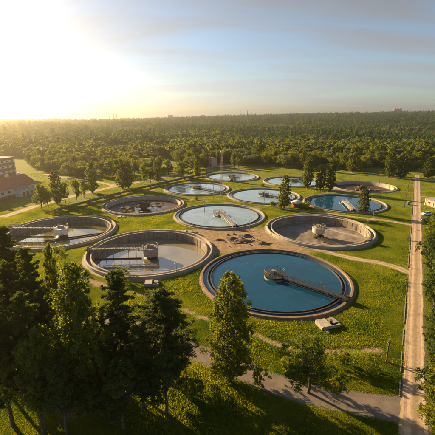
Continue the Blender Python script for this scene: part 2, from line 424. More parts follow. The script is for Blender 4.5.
def make_ground():
    rng = np.random.default_rng(3)
    xs, ys = np.meshgrid(np.arange(-150, 190, 2.6), np.arange(14, 290, 2.6))
    pts = np.stack([xs.ravel(), ys.ravel()], 1) + rng.uniform(-.5, .5, (xs.size, 2))
    pts = pts[np.abs(tank_dist(pts[:, 0], pts[:, 1])) > 1.0]
    pts = pts[tank_dist(pts[:, 0], pts[:, 1]) > 0]
    far = []
    for r in np.concatenate([np.arange(300, 2600, 42), np.geomspace(2700, 3700, 6)]):
        for a in np.linspace(-62, 62, 90): far.append((r * math.sin(math.radians(a)), r * math.cos(math.radians(a))))
    far = np.array(far)
    inb = (far[:, 0] > -156) & (far[:, 0] < 196) & (far[:, 1] < 296)
    far = far[~inb]
    side = np.array([(x, y) for x in list(range(-600, -155, 40)) + list(range(200, 640, 40)) for y in range(-150, 150, 40)]
                    + [(x, y) for x in range(-140, 200, 40) for y in range(-150, 10, 30)] + [(-3600, -250), (3600, -250), (-3600, 1800), (3600, 1800)], float)
    allp = [Vector(p) for p in np.concatenate([pts, far, side])]
    edges = []
    for c in TANKS.values():
        o = len(allp); n = 72
        for i in range(n):
            t = 2 * math.pi * i / n
            allp.append(Vector((c[0] + (R - .15) * math.cos(t), c[1] + (R - .15) * math.sin(t))))
        edges += [(o + i, o + (i + 1) % n) for i in range(n)]
    V, E, Fc, *_ = delaunay_2d_cdt(allp, edges, [], 0, 1e-5)
    A = np.array([(v.x, v.y) for v in V])
    keep = []
    for f in Fc:
        c = A[list(f)].mean(0)
        if min(math.hypot(c[0] - t[0], c[1] - t[1]) for t in TANKS.values()) > R - .2: keep.append(tuple(f))
    z = terrain(A[:, 0], A[:, 1])
    td = tank_dist(A[:, 0], A[:, 1])
    z = np.where(td < 2, -.05 + (z + .05) * np.clip(td / 2, 0, 1), z)
    me = bpy.data.meshes.new('ground')
    me.from_pydata([(x, y, h) for (x, y), h in zip(A, z)], [], keep)
    at = me.attributes.new('dirt', 'FLOAT', 'POINT'); at.data.foreach_set('value', dirt_mask(A[:, 0], A[:, 1]).astype(np.float32))
    me.polygons.foreach_set('use_smooth', [True] * len(me.polygons))
    m = bpy.data.materials.new('ground_grass'); m.use_nodes = True; MATS['ground_grass'] = m
    t = m.node_tree; b = t.nodes['Principled BSDF']; b.inputs['Roughness'].default_value = .95; b.inputs['Specular IOR Level'].default_value = .15
    g = t.nodes.new('ShaderNodeNewGeometry')
    def noise(s, d=6, dist=0):
        n = t.nodes.new('ShaderNodeTexNoise'); n.inputs['Scale'].default_value = s; n.inputs['Detail'].default_value = d; n.inputs['Roughness'].default_value = .65; n.inputs['Distortion'].default_value = dist
        t.links.new(g.outputs['Position'], n.inputs['Vector']); return n.outputs[0]
    def mix(f, a, bb):
        x = t.nodes.new('ShaderNodeMix'); x.data_type = 'RGBA'
        for s_, v in (('Factor', f), ('A', a), ('B', bb)):
            if isinstance(v, tuple): x.inputs[s_].default_value = (*v, 1)
            else: t.links.new(v, x.inputs[s_])
        return x.outputs['Result']
    def mr(v, a, bb, c=0., d=1.):
        x = t.nodes.new('ShaderNodeMapRange'); t.links.new(v, x.inputs[0])
        for i, k in enumerate((a, bb, c, d)): x.inputs[1 + i].default_value = k
        return x.outputs[0]
    g1 = mix(mr(noise(.09, 5), .35, .65), (.090, .155, .009), (.200, .225, .015))
    g2 = mix(mr(noise(.9, 6), .35, .7), g1, (.14, .17, .014))
    g3 = mix(mr(noise(.05, 8, .8), .50, .68, 0, .8), g2, (.24, .19, .055))
    at_n = t.nodes.new('ShaderNodeAttribute'); at_n.attribute_name = 'dirt'
    ad = t.nodes.new('ShaderNodeMath'); ad.operation = 'ADD'
    t.links.new(at_n.outputs['Fac'], ad.inputs[0]); t.links.new(mr(noise(.32, 9), .2, .8, -.75, .75), ad.inputs[1])
    dirt = mix(mr(noise(.6, 8), .35, .65), (.40, .285, .175), (.20, .135, .08))
    res = mix(mr(ad.outputs[0], .38, .62), g3, dirt)
    t.links.new(res, b.inputs['Base Color'])
    bp = t.nodes.new('ShaderNodeBump'); bp.inputs['Distance'].default_value = .15; bp.inputs['Strength'].default_value = .8
    t.links.new(noise(3.0, 8), bp.inputs['Height']); t.links.new(bp.outputs[0], b.inputs['Normal'])
    me.materials.append(m)
    return tag(put('ground', me), kind='structure')
make_ground()

def strip(name, pts, w, material, dz=.07, rag=.25, seed=0):
    rng = random.Random(seed); vs, fs, us = [], [], []; n = len(pts); cols = 9
    for i, p in enumerate(pts):
        d = (pts[min(i + 1, n - 1)] - pts[max(i - 1, 0)]).normalized(); nn = Vector((-d.y, d.x))
        a, b = w / 2 + rng.uniform(-rag, rag) + rag * math.sin(i * .7 + seed), w / 2 + rng.uniform(-rag, rag) + rag * math.sin(i * .53 + seed * 2)
        for k in range(cols):
            s = -a + (a + b) * k / (cols - 1); q = p + nn * s
            u = -1 + 2 * k / (cols - 1); us.append(u)
            vs.append((q.x, q.y, TZ(q.x, q.y) + dz - .035 * math.exp(-((abs(u) - .45) / .16) ** 2) - ((.10 if dz > .1 else .03) if abs(u) > .99 else 0)))
    for i in range(n - 1):
        for k in range(cols - 1): fs.append((i * cols + k, i * cols + k + 1, (i + 1) * cols + k + 1, (i + 1) * cols + k))
    mb = MB(); mb.add(vs, fs)
    o = mb.build(name, material)
    at = o.data.attributes.new('across', 'FLOAT', 'POINT'); at.data.foreach_set('value', np.array(us, np.float32))
    return tag(o, kind='structure')
# ------------------------------------------------------------------ roads and tracks
strip('service_road', *ROADS['main'], 'road_dirt', .13, .08, 1)
strip('upper_track', *ROADS['upper'], 'road_dirt', .07, .3, 2)
strip('cross_path', *ROADS['mid'], 'road_dirt', .065, .3, 3)
strip('lower_track', *ROADS['low'], 'road_dirt', .06, .4, 4)
strip('left_road', *ROADS['left'], 'road_dirt', .07, .3, 5)
strip('field_track', *ROADS['field'], 'road_dirt', .05, .4, 6)
strip('bottom_road', *ROADS['bottom'], 'road_asphalt', .06, .1, 7)
strip('side_path', *ROADS['spur'], 'road_dirt', .055, .3, 8)
# kerb stones along the left edge of the service road, each one a stone
kerb = tag(put('kerb', None), kind='structure')
kme = MB(); kme.box((0, 0, 0), (.16, 1.92, .24)); kme = kme.mesh('kerb_stone', 'kerb')
mp_, mw = ROADS['main']; rk = random.Random(5)
carry = 0.0; nk = 0
for i in range(1, len(mp_)):
    seg = mp_[i] - mp_[i - 1]; L_ = seg.length; d = seg.normalized(); nn = Vector((-d.y, d.x)); u = -carry
    while u + 2.0 <= L_ and nk < 160:
        u += 2.0; q = mp_[i - 1] + d * u + nn * (mw / 2 + .10)
        if min((q - r).length for r in ROADS['mid'][0] + ROADS['low'][0] + ROADS['upper'][0] + ROADS['bottom'][0]) < 2.6 or rk.random() < .04: continue
        put('kerb_stone', kme, kerb, (q.x, q.y, TZ(q.x, q.y) + .06 + rk.uniform(-.025, .025)), math.atan2(d.y, d.x) - math.pi / 2 + rk.uniform(-.02, .02)); nk += 1
    carry = L_ - u if u >= 0 else L_ + carry

# ------------------------------------------------------------------ clarifier tanks
def rim_dir(c, px, py):
    g = G(px, py, .8); return math.atan2(g.y - c[1], g.x - c[0])
panel_me = None
def rail(mb, pts, h=1.0, r=.045, step=1.6):
    for a, b in zip(pts[:-1], pts[1:]):
        a, b = Vector(a), Vector(b); n = max(1, int((b - a).length / step))
        for z in (h, h * .55): mb.bar(a + Vector((0, 0, z)), b + Vector((0, 0, z)), r)
        for k in range(n + 1):
            p = a.lerp(b, k / n); mb.bar(p, p + Vector((0, 0, h)), r)

def truss(mb, x0, x1, y, z0, z1, n, w=.12):
    mb.bar((x0, y, z0), (x1, y, z0), w * 1.3); mb.bar((x0, y, z1), (x1, y, z1), w)
    for k in range(n + 1):
        x = x0 + (x1 - x0) * k / n; mb.bar((x, y, z0), (x, y, z1), w * .8)
        if k < n:
            xn = x0 + (x1 - x0) * (k + 1) / n
            mb.bar((x, y, z0 if k % 2 else z1), (xn, y, z1 if k % 2 else z0), w * .7)

def carriage(root, x, z, m='steel_dark'):
    c = MB(); c.box((x, 0, z + .55), (.9, 2.0, .4)); c.box((x - .1, .2, z + .95), (.55, .7, .45)); o = c.build('carriage', m, root)
    for y in (-.85, .85):
        w = MB(); w.tube((x - .17, y, z + .36), (x + .17, y, z + .36), .36, n=16); w.build('wheel', 'tyre', o)

def wet_tank(num, label, water, rim='concrete', end=None, bridge='dark', rimz=.55, group='round settling tanks'):
    c = TANKS[num]; a = rim_dir(c, *end)
    root = thing('settling_tank', label, 'tank', (c[0], c[1], 0), a, group)
    m = MB(); m.revolve([(19.35, -1.5), (20.0, -1.5), (20.0, rimz - .06), (19.94, rimz), (19.41, rimz), (19.35, rimz - .06)], 144); m.build('outer_wall', rim, root)
    m = MB(); m.revolve([(20.0, -.6), (20.45, -.55), (20.45, .02), (20.0, .07)], 96); m.build('footing', rim, root)
    m = MB(); m.ring(17.9, 18.15, -1.4, .30); m.build('launder_wall', 'dark_wall', root)
    m = MB(); m.ring(17.1, 17.32, -1.4, .34); m.build('weir_wall', 'dark_wall', root)
    m = MB(); m.revolve([(17.32, -.35), (17.9, -.35)], 128, closed=False); m.build('launder_floor', 'dark_wall', root)
    m = MB(); m.disc(17.1, .05, 128); m.revolve([(18.15, .05), (19.35, .05)], 128, closed=False); m.build('water', water, root)
    st = {'dark': 'steel_dark', 'pale': 'concrete_light', 'rust': 'steel_grey'}[bridge]
    if bridge == 'pale':
        d = MB(); d.box((8.6, 0, .95), (19.0, 1.9, .35)); d.build('deck', 'concrete_light', root)
        r_ = MB(); rail(r_, [(-.8, .9, 1.12), (18.0, .9, 1.12)]); r_.build('handrail', 'steel_pale', root)
        r_ = MB(); rail(r_, [(-.8, -.9, 1.12), (18.0, -.9, 1.12)]); r_.build('handrail', 'steel_pale', root)
        p = MB(); p.revolve([(0.0, -1), (1.3, -1), (1.3, .78), (0, .78)], 32, closed=False); p.build('centre_column', 'concrete', root)
        p = MB(); p.ring(2.2, 2.45, -.8, .5, 40); p.build('centre_well', 'steel_grey', root)
    else:
        d = MB(); d.box((10.6, 0, 1.05), (17.4, 1.15, .10)); d.build('deck', 'steel_dark' if bridge == 'dark' else 'steel_grey', root)
        for s in (-1, 1):
            t = MB(); truss(t, 1.4, 19.3, s * .62, .45, 1.0, 15, .11); t.build('truss', st, root)
            r_ = MB(); rail(r_, [(1.4, s * .62, 1.05), (19.3, s * .62, 1.05)], 1.05, .06, 1.3); r_.build('handrail', st, root)
        p = MB(); p.revolve([(0.0, -1), (1.0, -1), (1.0, .9), (0.0, .9)], 32, closed=False); p.build('centre_column', 'concrete_light', root)
        p = MB(); p.ring(2.55, 2.75, -.8, .38, 48); p.build('centre_well', 'steel_grey', root)
        p = MB(); p.revolve([(.0, .95), (2.9, .95), (2.9, 1.07), (0, 1.07)], 40, closed=False); o = p.build('platform', 'steel_dark' if bridge == 'dark' else 'steel_grey', root)
        r_ = MB(); n = 18
        rail(r_, [(2.8 * math.cos(.24 + t * (2 * math.pi - .48) / n), 2.8 * math.sin(.24 + t * (2 * math.pi - .48) / n), 1.07) for t in range(n + 1)], 1.05, .06); r_.build('platform_rail', st, o)
        k = MB(); k.box((-.4, 0, 1.55), (1.1, .9, .95)); k.tube((.5, 0, 1.07), (.5, 0, 1.9), .35, .3, 12); k.build('drive_unit', 'steel_grey', root)
        sk = MB()
        for x in (4, 7, 10, 13, 16): sk.bar((x, 0, .6), (x, 0, -.2), .12)
        sk.bar((2.8, .35, .12), (17.0, .35, .12), .2); sk.build('skimmer_arm', st, root)
    carriage(root, 19.65 if bridge != 'pale' else 18.6, rimz)
    return root

def floor_mesh(m, r, z0, zc, seed, n=96, rings=14, amp=.12):
    rng = random.Random(seed); ph = [rng.uniform(0, 6.28) for _ in range(8)]
    vs = [(0, 0, zc)]; fs = []
    for k in range(1, rings + 1):
        rr = r * k / rings
        for i in range(n):
            t = 2 * math.pi * i / n; x, y = rr * math.cos(t), rr * math.sin(t)
            z = zc + (z0 - zc) * k / rings + amp * (math.sin(x * .7 + ph[0]) * math.sin(y * .6 + ph[1]) + .6 * math.sin(x * 1.7 + ph[2] + y) + .5 * math.sin(y * 2.3 - x + ph[3])) * (1 if k < rings else 0)
            vs.append((x, y, z))
    fs += [(0, 1 + i, 1 + (i + 1) % n) for i in range(n)]
    for k in range(1, rings):
        a, b = 1 + (k - 1) * n, 1 + k * n
        fs += [(a + i, b + i, b + (i + 1) % n, a + (i + 1) % n) for i in range(n)]
    m.add(vs, fs)

def dry_shell(root, rim='concrete', wallz=1.05, depth=3.6, floor='mud', launder=True, seed=0, panels=True):
    global panel_me
    m = MB(); m.revolve([(19.45, -1.2), (20.0, -1.2), (20.0, wallz - .07), (19.93, wallz), (19.52, wallz), (19.45, wallz - .07)], 144); m.build('outer_wall', rim, root)
    m = MB(); m.revolve([(20.0, -.6), (20.8, -.55), (20.8, .03), (20.0, .09)], 96); m.build('footing', 'concrete', root)
    m = MB(); m.revolve([(17.9, -depth - .5), (18.35, -depth - .5), (18.35, wallz - .28), (18.3, wallz - .22), (17.95, wallz - .22), (17.9, wallz - .28)], 144); m.build('inner_wall', 'concrete_light', root)
    m = MB(); m.revolve([(18.35, wallz - 1.15), (19.45, wallz - 1.15)], 128, closed=False); m.build('launder_floor', 'concrete_panel', root)
    m = MB(); floor_mesh(m, 17.95, -depth, -depth - .6, seed); m.build('tank_floor', floor, root, smooth=True)
    if panels:
        n = 44; w = 2 * math.pi * 17.8 / n
        if panel_me is None:
            p = MB(); p.box((0, 0, 0), (.16, w * .93, 2.75)); p.box((-.1, w * .5, 0), (.18, .17, 2.8)); panel_me = p.mesh('wall_panel', 'concrete_panel')
        for i in range(n):
            t = 2 * math.pi * (i + .5) / n
            put('wall_panel', panel_me, root, (17.82 * math.cos(t), 17.82 * math.sin(t), wallz - 1.75), t)

def dry_bridge(root, wallz, zf, m='steel_grey', drum='steel_pale', drum_r=2.5, span=True, dh=2.5):
    z = wallz + .45
    c = MB(); c.revolve([(0, zf - .6), (1.15, zf - .6), (.85, zf + .8), (.75, z - 1.0), (0, z - 1.0)], 28, closed=False); c.build('centre_column', 'concrete', root)
    b = MB(); b.revolve([(0, zf - .4), (2.2, zf - .4), (2.2, zf + .5), (1.5, zf + .9), (0, zf + .9)], 24, closed=False); b.build('column_base', 'mud_brown', root)
    d = MB(); d.revolve([(drum_r - .12, z - dh), (drum_r, z - dh), (drum_r, z - .05), (drum_r + .12, z - .05), (drum_r + .12, z + .08), (0, z + .08), (0, z - .1), (drum_r - .12, z - .1)], 48, closed=True)
    dr = d.build('feed_drum', drum, root)
    r_ = MB(); n = 16
    rail(r_, [((drum_r - .05) * math.cos(.3 + t * (2 * math.pi - .6) / n), (drum_r - .05) * math.sin(.3 + t * (2 * math.pi - .6) / n), z + .08) for t in range(n + 1)], 1.05, .07); r_.build('drum_rail', m, dr)
    k = MB(); k.box((-.5, .2, z + .6), (1.3, 1.0, 1.0)); k.tube((.8, 0, z + .08), (.8, 0, z + 1.2), .45, .35, 12); k.box((.2, -1.1, z + .4), (.7, .5, .6)); k.build('drive_unit', m, root)
    if span:
        e = MB(); e.box((11.0, 0, z - .02), (17.6, 1.3, .12)); e.build('deck', m, root)
        for s in (-1, 1):
            t = MB(); truss(t, 2.2, 19.7, s * .72, z - .75, z + .95, 12, .16); t.build('truss', m, root)
        for i, x in enumerate((4.6, 7.0, 9.4, 11.8, 14.2, 16.4)):
            h = MB(); h.bar((x, 0, z - .7), (x, .5, zf + .6), .15); h.build('hanger', m, root)
        s_ = MB(); s_.box((10.2, .5, zf + .65), (14.6, .28, .3)); s_.build('scraper_beam', 'steel_dark', root)
        carriage(root, 19.7, wallz, 'steel_grey')

# --- wet tanks
wet_tank(1, 'large blue water tank with rusty brown rim, nearest of all the tanks', 'water_blue', 'concrete_rust', (352, 301), 'dark', .5)
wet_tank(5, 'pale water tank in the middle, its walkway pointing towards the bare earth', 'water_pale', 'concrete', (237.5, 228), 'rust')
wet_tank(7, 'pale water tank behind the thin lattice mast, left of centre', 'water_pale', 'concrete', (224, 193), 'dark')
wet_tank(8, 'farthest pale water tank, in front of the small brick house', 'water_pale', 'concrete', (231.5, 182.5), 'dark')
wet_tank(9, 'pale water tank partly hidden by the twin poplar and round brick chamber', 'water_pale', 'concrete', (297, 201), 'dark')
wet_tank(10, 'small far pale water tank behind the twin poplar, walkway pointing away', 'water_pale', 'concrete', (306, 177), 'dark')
wet_tank(11, 'teal blue water tank with a pale concrete walkway, in front of three poplars', 'water_teal', 'concrete', (356, 214), 'pale')

# --- drained tanks
def dry_tank(num, label, end):
    c = TANKS[num]; return thing('settling_tank', label, 'tank', (c[0], c[1], 0), rim_dir(c, *end), 'round settling tanks')
t = dry_tank(2, 'half drained concrete tank with a truss bridge from its left rim to a grey drum', (86, 251))
dry_shell(t, 'concrete_light', 1.0, 2.35, 'mud_green', seed=1)
w = MB(); w.disc(17.6, -2.05, 96); w.build('water', 'water_murky', t)
dry_bridge(t, 1.0, -2.5, 'steel_grey', 'steel_grey')
t = dry_tank(3, 'half drained tank at the left edge with a white central drum', (15, 229))
dry_shell(t, 'concrete_light', .9, 2.3, 'mud_green', seed=2)
w = MB(); w.disc(17.6, -2.12, 96); w.build('water', 'water_olive', t)
dry_bridge(t, .9, -2.5, 'steel_grey', 'white_paint', drum_r=2.6, dh=2.0)
s_ = MB(); s_.box((-6.0, 1.0, -1.8), (21.0, .4, .45), rz=.5); s_.build('scraper_beam', 'rust', t)
t = dry_tank(6, 'empty grey concrete tank with muddy floor and white drum, near the cross path', (373, 242))
dry_shell(t, 'concrete_light', .95, 2.5, 'mud', seed=3)
dry_bridge(t, .6, -2.7, 'steel_grey', 'steel_pale', drum_r=2.4, span=False, dh=1.9)
e = MB(); e.box((10.5, .3, 1.1), (18.2, 1.3, .25)); e.box((10.5, .9, 1.35), (18.2, .12, .4)); e.build('deck', 'concrete_light', t)
s_ = MB(); s_.box((8.2, -4.2, -2.1), (13.0, .7, .6), rz=-.15); s_.box((8.5, -3.4, -1.7), (12.0, .25, .25), rz=-.15); s_.build('scraper_beam', 'steel_dark', t)
carriage(t, 19.6, .95, 'steel_grey')

def ruin(t, zf, seed, pale):
    rng = random.Random(seed)
    c = MB(); c.revolve([(0, zf - .6), (1.6, zf - .6), (1.3, zf + 2.2), (1.0, zf + 3.3), (0, zf + 3.1)], 18, closed=False); c.build('centre_column', 'rust', t)
    c = MB(); c.revolve([(2.7, zf + 1.0), (2.9, zf + 1.0), (3.0, zf + 2.6), (2.8, zf + 2.7)], 22); c.build('broken_drum', 'rust', t)
    for i in range(7):
        a = rng.uniform(0, 6.28); b = MB(); r0 = rng.uniform(.8, 2.8)
        b.bar((r0 * math.cos(a), r0 * math.sin(a), zf + rng.uniform(2, 3.2)), ((r0 + rng.uniform(1, 3.5)) * math.cos(a + .4), (r0 + 2.5) * math.sin(a + .4), zf + rng.uniform(-.1, 3.6)), .22); b.build('bent_beam', 'rust', t)
    for i in range(16):
        a = rng.uniform(0, 6.28); r0 = rng.uniform(3, 14); b = MB()
        b.box((r0 * math.cos(a), r0 * math.sin(a), zf + .05), (rng.uniform(1.0, 3.6), rng.uniform(.5, 1.5), rng.uniform(.3, .7)), rng.uniform(0, 3), rng.uniform(-.2, .2))
        b.build('debris_slab', 'concrete_panel' if rng.random() < pale else 'rust', t)
t = dry_tank(4, 'ruined brown tank with broken rusty centre, left of the middle tank', (184, 206))
dry_shell(t, 'concrete', .7, 1.7, 'mud_brown', seed=4, panels=False)
w = MB(); w.disc(16.5, -1.98, 80); w.build('water', 'water_puddle', t); ruin(t, -2.0, 4, .45)
t = dry_tank(12, 'dark drained tank with rusty wreck, farthest right', (396, 190))
dry_shell(t, 'concrete', .5, 2.0, 'mud_brown', seed=5, panels=False); ruin(t, -2.3, 9, .4)


# ------------------------------------------------------------------ trees: leaf-sized faces on clumps, tapered trunk and limbs
def leaf_arrays(clumps, per, size, rng, shell=.45, up=.35, asp=.62):
    C = np.array([c for c, r in clumps]); Rr = np.array([r for c, r in clumps]); n = len(clumps) * per
    C = np.repeat(C, per, 0); Rr = np.repeat(Rr, per, 0)
    u = rng.normal(size=(n, 3)); u /= np.linalg.norm(u, axis=1)[:, None]
    rad = rng.uniform(0, 1, n) ** shell
    P = C + u * Rr * rad[:, None]
    nn = u * .8 + rng.normal(size=(n, 3)) * .6 + np.array([0, 0, up]); nn /= np.linalg.norm(nn, axis=1)[:, None]
    a = np.cross(nn, rng.normal(size=(n, 3))); a /= np.linalg.norm(a, axis=1)[:, None]
    b = np.cross(nn, a)
    s = size * rng.uniform(.6, 1.35, n)[:, None]
    V = np.stack([P - a * s, P - b * s * asp + nn * s * .12, P + a * s, P + b * s * asp + nn * s * .12], 1)
    return V.reshape(-1, 3)
def mesh_np(name, parts):
    """parts: list of (verts Nx3, faces (list or None = quads of 4), material)"""
    me = bpy.data.meshes.new(name); vs, loops, starts, tot, mi = [], [], [], 0, []
    off = 0
    for k, (V, fc, m) in enumerate(parts):
        if fc is None: fc = np.arange(len(V)).reshape(-1, 4)
        fc = np.asarray(fc) + off; vs.append(np.asarray(V, float)); loops.append(fc.ravel()); mi += [k] * len(fc); off += len(V)
    V = np.concatenate(vs); L = np.concatenate(loops).astype(np.int32); nf = len(mi)
    me.vertices.add(len(V)); me.vertices.foreach_set('co', V.ravel().astype(np.float32))
    me.loops.add(len(L)); me.loops.foreach_set('vertex_index', L)
    me.polygons.add(nf); me.polygons.foreach_set('loop_start', np.arange(0, nf * 4, 4, dtype=np.int32))
    me.polygons.foreach_set('material_index', np.array(mi, dtype=np.int32))
    for _, _, m in parts: me.materials.append(MATS[m])
    me.update(calc_edges=True); me.validate()
    return me
def limb_arrays(segs, n=6):
    V, Fq = [], []
    for p0, p1, r0, r1 in segs:
        p0, p1 = Vector(p0), Vector(p1); d = p1 - p0
        if d.length < 1e-4: continue
        q = d.to_track_quat('Z', 'Y'); a = q @ Vector((1, 0, 0)); b = q @ Vector((0, 1, 0)); o = len(V)
        for p, r in ((p0, r0), (p1, r1)):
            for i in range(n):
                t = 2 * math.pi * i / n; V.append(tuple(p + a * (r * math.cos(t)) + b * (r * math.sin(t))))
        Fq += [(o + i, o + (i + 1) % n, o + n + (i + 1) % n, o + n + i) for i in range(n)]
    return np.array(V), np.array(Fq)

def tree_shape(kind, Ht, W, nc, rng):
    cl, segs = [], []
    def trunk(hmax, r0, wob=.02, k=6):
        p = Vector((0, 0, -.3)); out = [p]
        for i in range(1, k + 1):
            q = Vector((rng.normal() * wob * Ht * .3, rng.normal() * wob * Ht * .3, hmax * i / k)); out.append(q)
            segs.append((out[-2], q, r0 * (1 - .85 * (i - 1) / k), r0 * (1 - .85 * i / k)))
        return out
    if kind == 'poplar':
        tr = trunk(Ht * .9, Ht * .016, .008)
        tops = [(0, 0, 1.0), (W * .20, W * .08, .90 + rng.uniform(-.05, .03)), (-W * .2, -W * .05, .86 + rng.uniform(-.06, .05))]
        for i in range(nc):
            t = rng.uniform(.06, .97) ** .9
            tx, ty, th = tops[rng.choice(3, p=[.5, .27, .23])]
            pr = W * .5 * min(1, (t / .22)) ** .6 * max(.04, 1 - t ** 6) ** .6 * .88
            a = rng.uniform(0, 6.283); rr = pr * math.sqrt(rng.uniform(.12, 1)) * (1 + .16 * math.sin(3 * a + t * 19) + .12 * math.sin(2 * a - t * 31)) * (1.18 if rng.uniform() < .1 else 1)
            wgt = t ** 1.5
            x, y, z = rr * math.cos(a) * (1 - .30 * wgt) + tx * wgt, rr * math.sin(a) * (1 - .30 * wgt) + ty * wgt, t * Ht * th
            s = W * (rng.uniform(.035, .085) if nc > 300 else rng.uniform(.06, .135)) * (1 - .3 * t)
            cl.append(((x, y, z), (s, s, s * rng.uniform(1.5, 2.3))))
            if i % 3 == 0: segs.append((Vector((x * .1, y * .1, max(.5, z - Ht * .13))), Vector((x * .8, y * .8, z)), Ht * .0042 * (1.2 - t), Ht * .0015))
    elif kind in ('broad', 'bush'):
        b0 = .14 if kind == 'broad' else .04
        tr = trunk(Ht * .75, Ht * .022, .03)
        lob = [(rng.normal() * W * .2, rng.normal() * W * .2, Ht * rng.uniform(b0 + .2, .8), W * rng.uniform(.2, .34)) for _ in range(7)]
        lob.append((0, 0, Ht * .78, W * .24))
        for i in range(nc):
            lx, ly, lz, lr = lob[rng.integers(len(lob))]
            u = rng.normal(size=3); u /= np.linalg.norm(u); k = rng.uniform(.55, 1)
            x, y, z = lx + u[0] * lr * k, ly + u[1] * lr * k, lz + u[2] * lr * k * .9
            z = min(max(z, Ht * b0), Ht * .97)
            s = W * (rng.uniform(.035, .085) if nc > 300 else rng.uniform(.06, .115))
            cl.append(((x, y, z), (s, s, s * .8)))
            if i % 4 == 0: segs.append((Vector((x * .12, y * .12, max(Ht * .12, z * .6))), Vector((x * .85, y * .85, z)), Ht * .005, Ht * .0016))
    elif kind == 'pine':
        tr = trunk(Ht * .97, Ht * .014, .012, 8)
        nb = nc // 6
        for i in range(nb):
            t = .2 + .78 * (i + rng.uniform(0, 1)) / nb; a = rng.uniform(0, 6.283) + i * 2.4
            L = W * .5 * (1.02 - t) ** .55 * rng.uniform(.4, 1.2) * (1.0 if t > .35 else rng.uniform(.4, .9))
            z0 = t * Ht; droop = rng.uniform(-.05, .28)
            e = Vector((L * math.cos(a), L * math.sin(a), z0 + L * droop))
            segs.append((Vector((0, 0, z0)), e, Ht * .0035 * (1.25 - t), Ht * .001))
            for k in range(6):
                f = .3 + .7 * k / 5; p = Vector((0, 0, z0)).lerp(e, f)
                s = W * (rng.uniform(.03, .07) if nc > 300 else rng.uniform(.055, .10)) * (1.15 - .5 * t)
                cl.append(((p.x + rng.normal() * s * .5, p.y + rng.normal() * s * .5, p.z + rng.normal() * s * .3), (s, s, s * .55)))
    elif kind == 'spruce':
        tr = trunk(Ht * .97, Ht * .013, .006)
        for i in range(nc):
            t = rng.uniform(.05, .985); a = rng.uniform(0, 6.283)
            pr = W * .5 * (1 - t) ** .72 * (.8 + .35 * math.sin(t * 47)) * rng.uniform(.55, 1.0)
            s = W * rng.uniform(.05, .085) * (1.15 - .6 * t)
            cl.append(((pr * math.cos(a), pr * math.sin(a), t * Ht - pr * .18), (s * 1.15, s * 1.15, s * .8)))
    return cl, segs

TREE = {}
def make_tree(key, kind, leaf, Ht, W, nc, per, size, nvar, seed, joined=False):
    out = []
    for v in range(nvar):
        rng = np.random.default_rng(seed * 100 + v)
        cl, segs = tree_shape(kind, Ht, W, nc, rng)
        LV = leaf_arrays(cl, per, size, rng, asp=.24 if kind == 'pine' and not joined else .62); TV, TF = limb_arrays(segs, 7 if not joined else 4)
        if joined: out.append(mesh_np(key, [(LV, None, leaf), (TV, TF, 'bark')]))
        else: out.append((mesh_np('trunk', [(TV, TF, 'bark')]), mesh_np('crown', [(LV, None, leaf)])))
    TREE[key] = (out, Ht, W)
# close-up trees
make_tree('poplar_near', 'poplar', 'leaf_poplar', 20, 6.2, 620, 42, .135, 3, 1)
make_tree('pine_near', 'pine', 'leaf_pine', 20, 9.0, 840, 56, .20, 3, 2)
make_tree('broad_near', 'broad', 'leaf_poplar', 14, 9.5, 420, 42, .14, 2, 3)
make_tree('dark_near', 'broad', 'leaf_thuja', 16, 8.5, 420, 42, .15, 3, 14)
make_tree('bush_near', 'bush', 'leaf_light', 3, 3.4, 70, 40, .09, 2, 5)
# middle distance
make_tree('poplar_mid', 'poplar', 'leaf_poplar', 16, 4.3, 310, 34, .17, 3, 6)
make_tree('broad_mid', 'broad', 'leaf_broad', 12, 9, 310, 20, .22, 4, 7)
make_tree('light_mid', 'bush', 'leaf_light', 10, 8, 310, 18, .22, 4, 8)
make_tree('bush_mid', 'bush', 'leaf_light', 4, 5, 130, 18, .18, 3, 9)
# the far wood (joined prototypes for the one forest object)
make_tree('far_broad', 'broad', 'leaf_dark', 18, 12, 70, 11, .80, 4, 10, True)
make_tree('far_pine', 'pine', 'leaf_dark', 20, 10, 80, 8, .75, 3, 11, True)
make_tree('far_light', 'broad', 'leaf_broad', 16, 12, 70, 11, .80, 3, 12, True)
make_tree('far_bush', 'bush', 'leaf_light', 9, 10, 55, 11, .65, 3, 13, True)

def plant(name, key, var, x, y, h, w, label, cat='tree', group=None, rz=0.0):
    lst, Ht, W = TREE[key]; tm, cm = lst[var % len(lst)]
    e = thing(name, label, cat, (x, y, TZ(x, y)), rz, group, (w / W, w / W, h / Ht))
    put('trunk', tm, e); put('crown', cm, e)
    return e
def plant_px(name, key, var, px, yb, yt, wpx, label, cat='tree', group=None, rz=0.0):
    Y = G(px, yb).y; h = top_z((0, Y), yt)
    zm = h * .75; dep = Y * cP - (zm - CAM_H) * sP
    x = (px - CC) / F * dep
    return plant(name, key, var, x, Y, h, wpx / F * dep, label, cat, group, rz)

# --- foreground trees (tops in the photograph, feet below its lower edge)
plant_px('poplar_tree', 'poplar_near', 0, 230, 381, 271, 52, 'tall leafy poplar standing alone in front of the blue tank', rz=.6)
plant_px('poplar_tree', 'poplar_near', 1, 75, 414, 260, 60, 'broad dense poplar at the lower left, left of the two pines', rz=2.1)
plant_px('poplar_tree', 'poplar_near', 2, 51, 352, 243, 22, 'slender poplar in front of the half drained left tank', rz=1.0)
plant_px('pine_tree', 'pine_near', 0, 117, 384, 270, 66, 'dark pine with bare lower stem, below the truss bridge tank', rz=.3)
plant_px('pine_tree', 'pine_near', 1, 161, 380, 288, 88, 'wide dark pine between the poplar and the taller pine', rz=1.9)
plant_px('pine_tree', 'pine_near', 2, 6, 345, 226, 58, 'tall dark pine at the left edge of the photo', rz=.9)
plant_px('pine_tree', 'pine_near', 0, 30, 372, 248, 52, 'dark pine behind the broad poplar at lower left', rz=4.0)
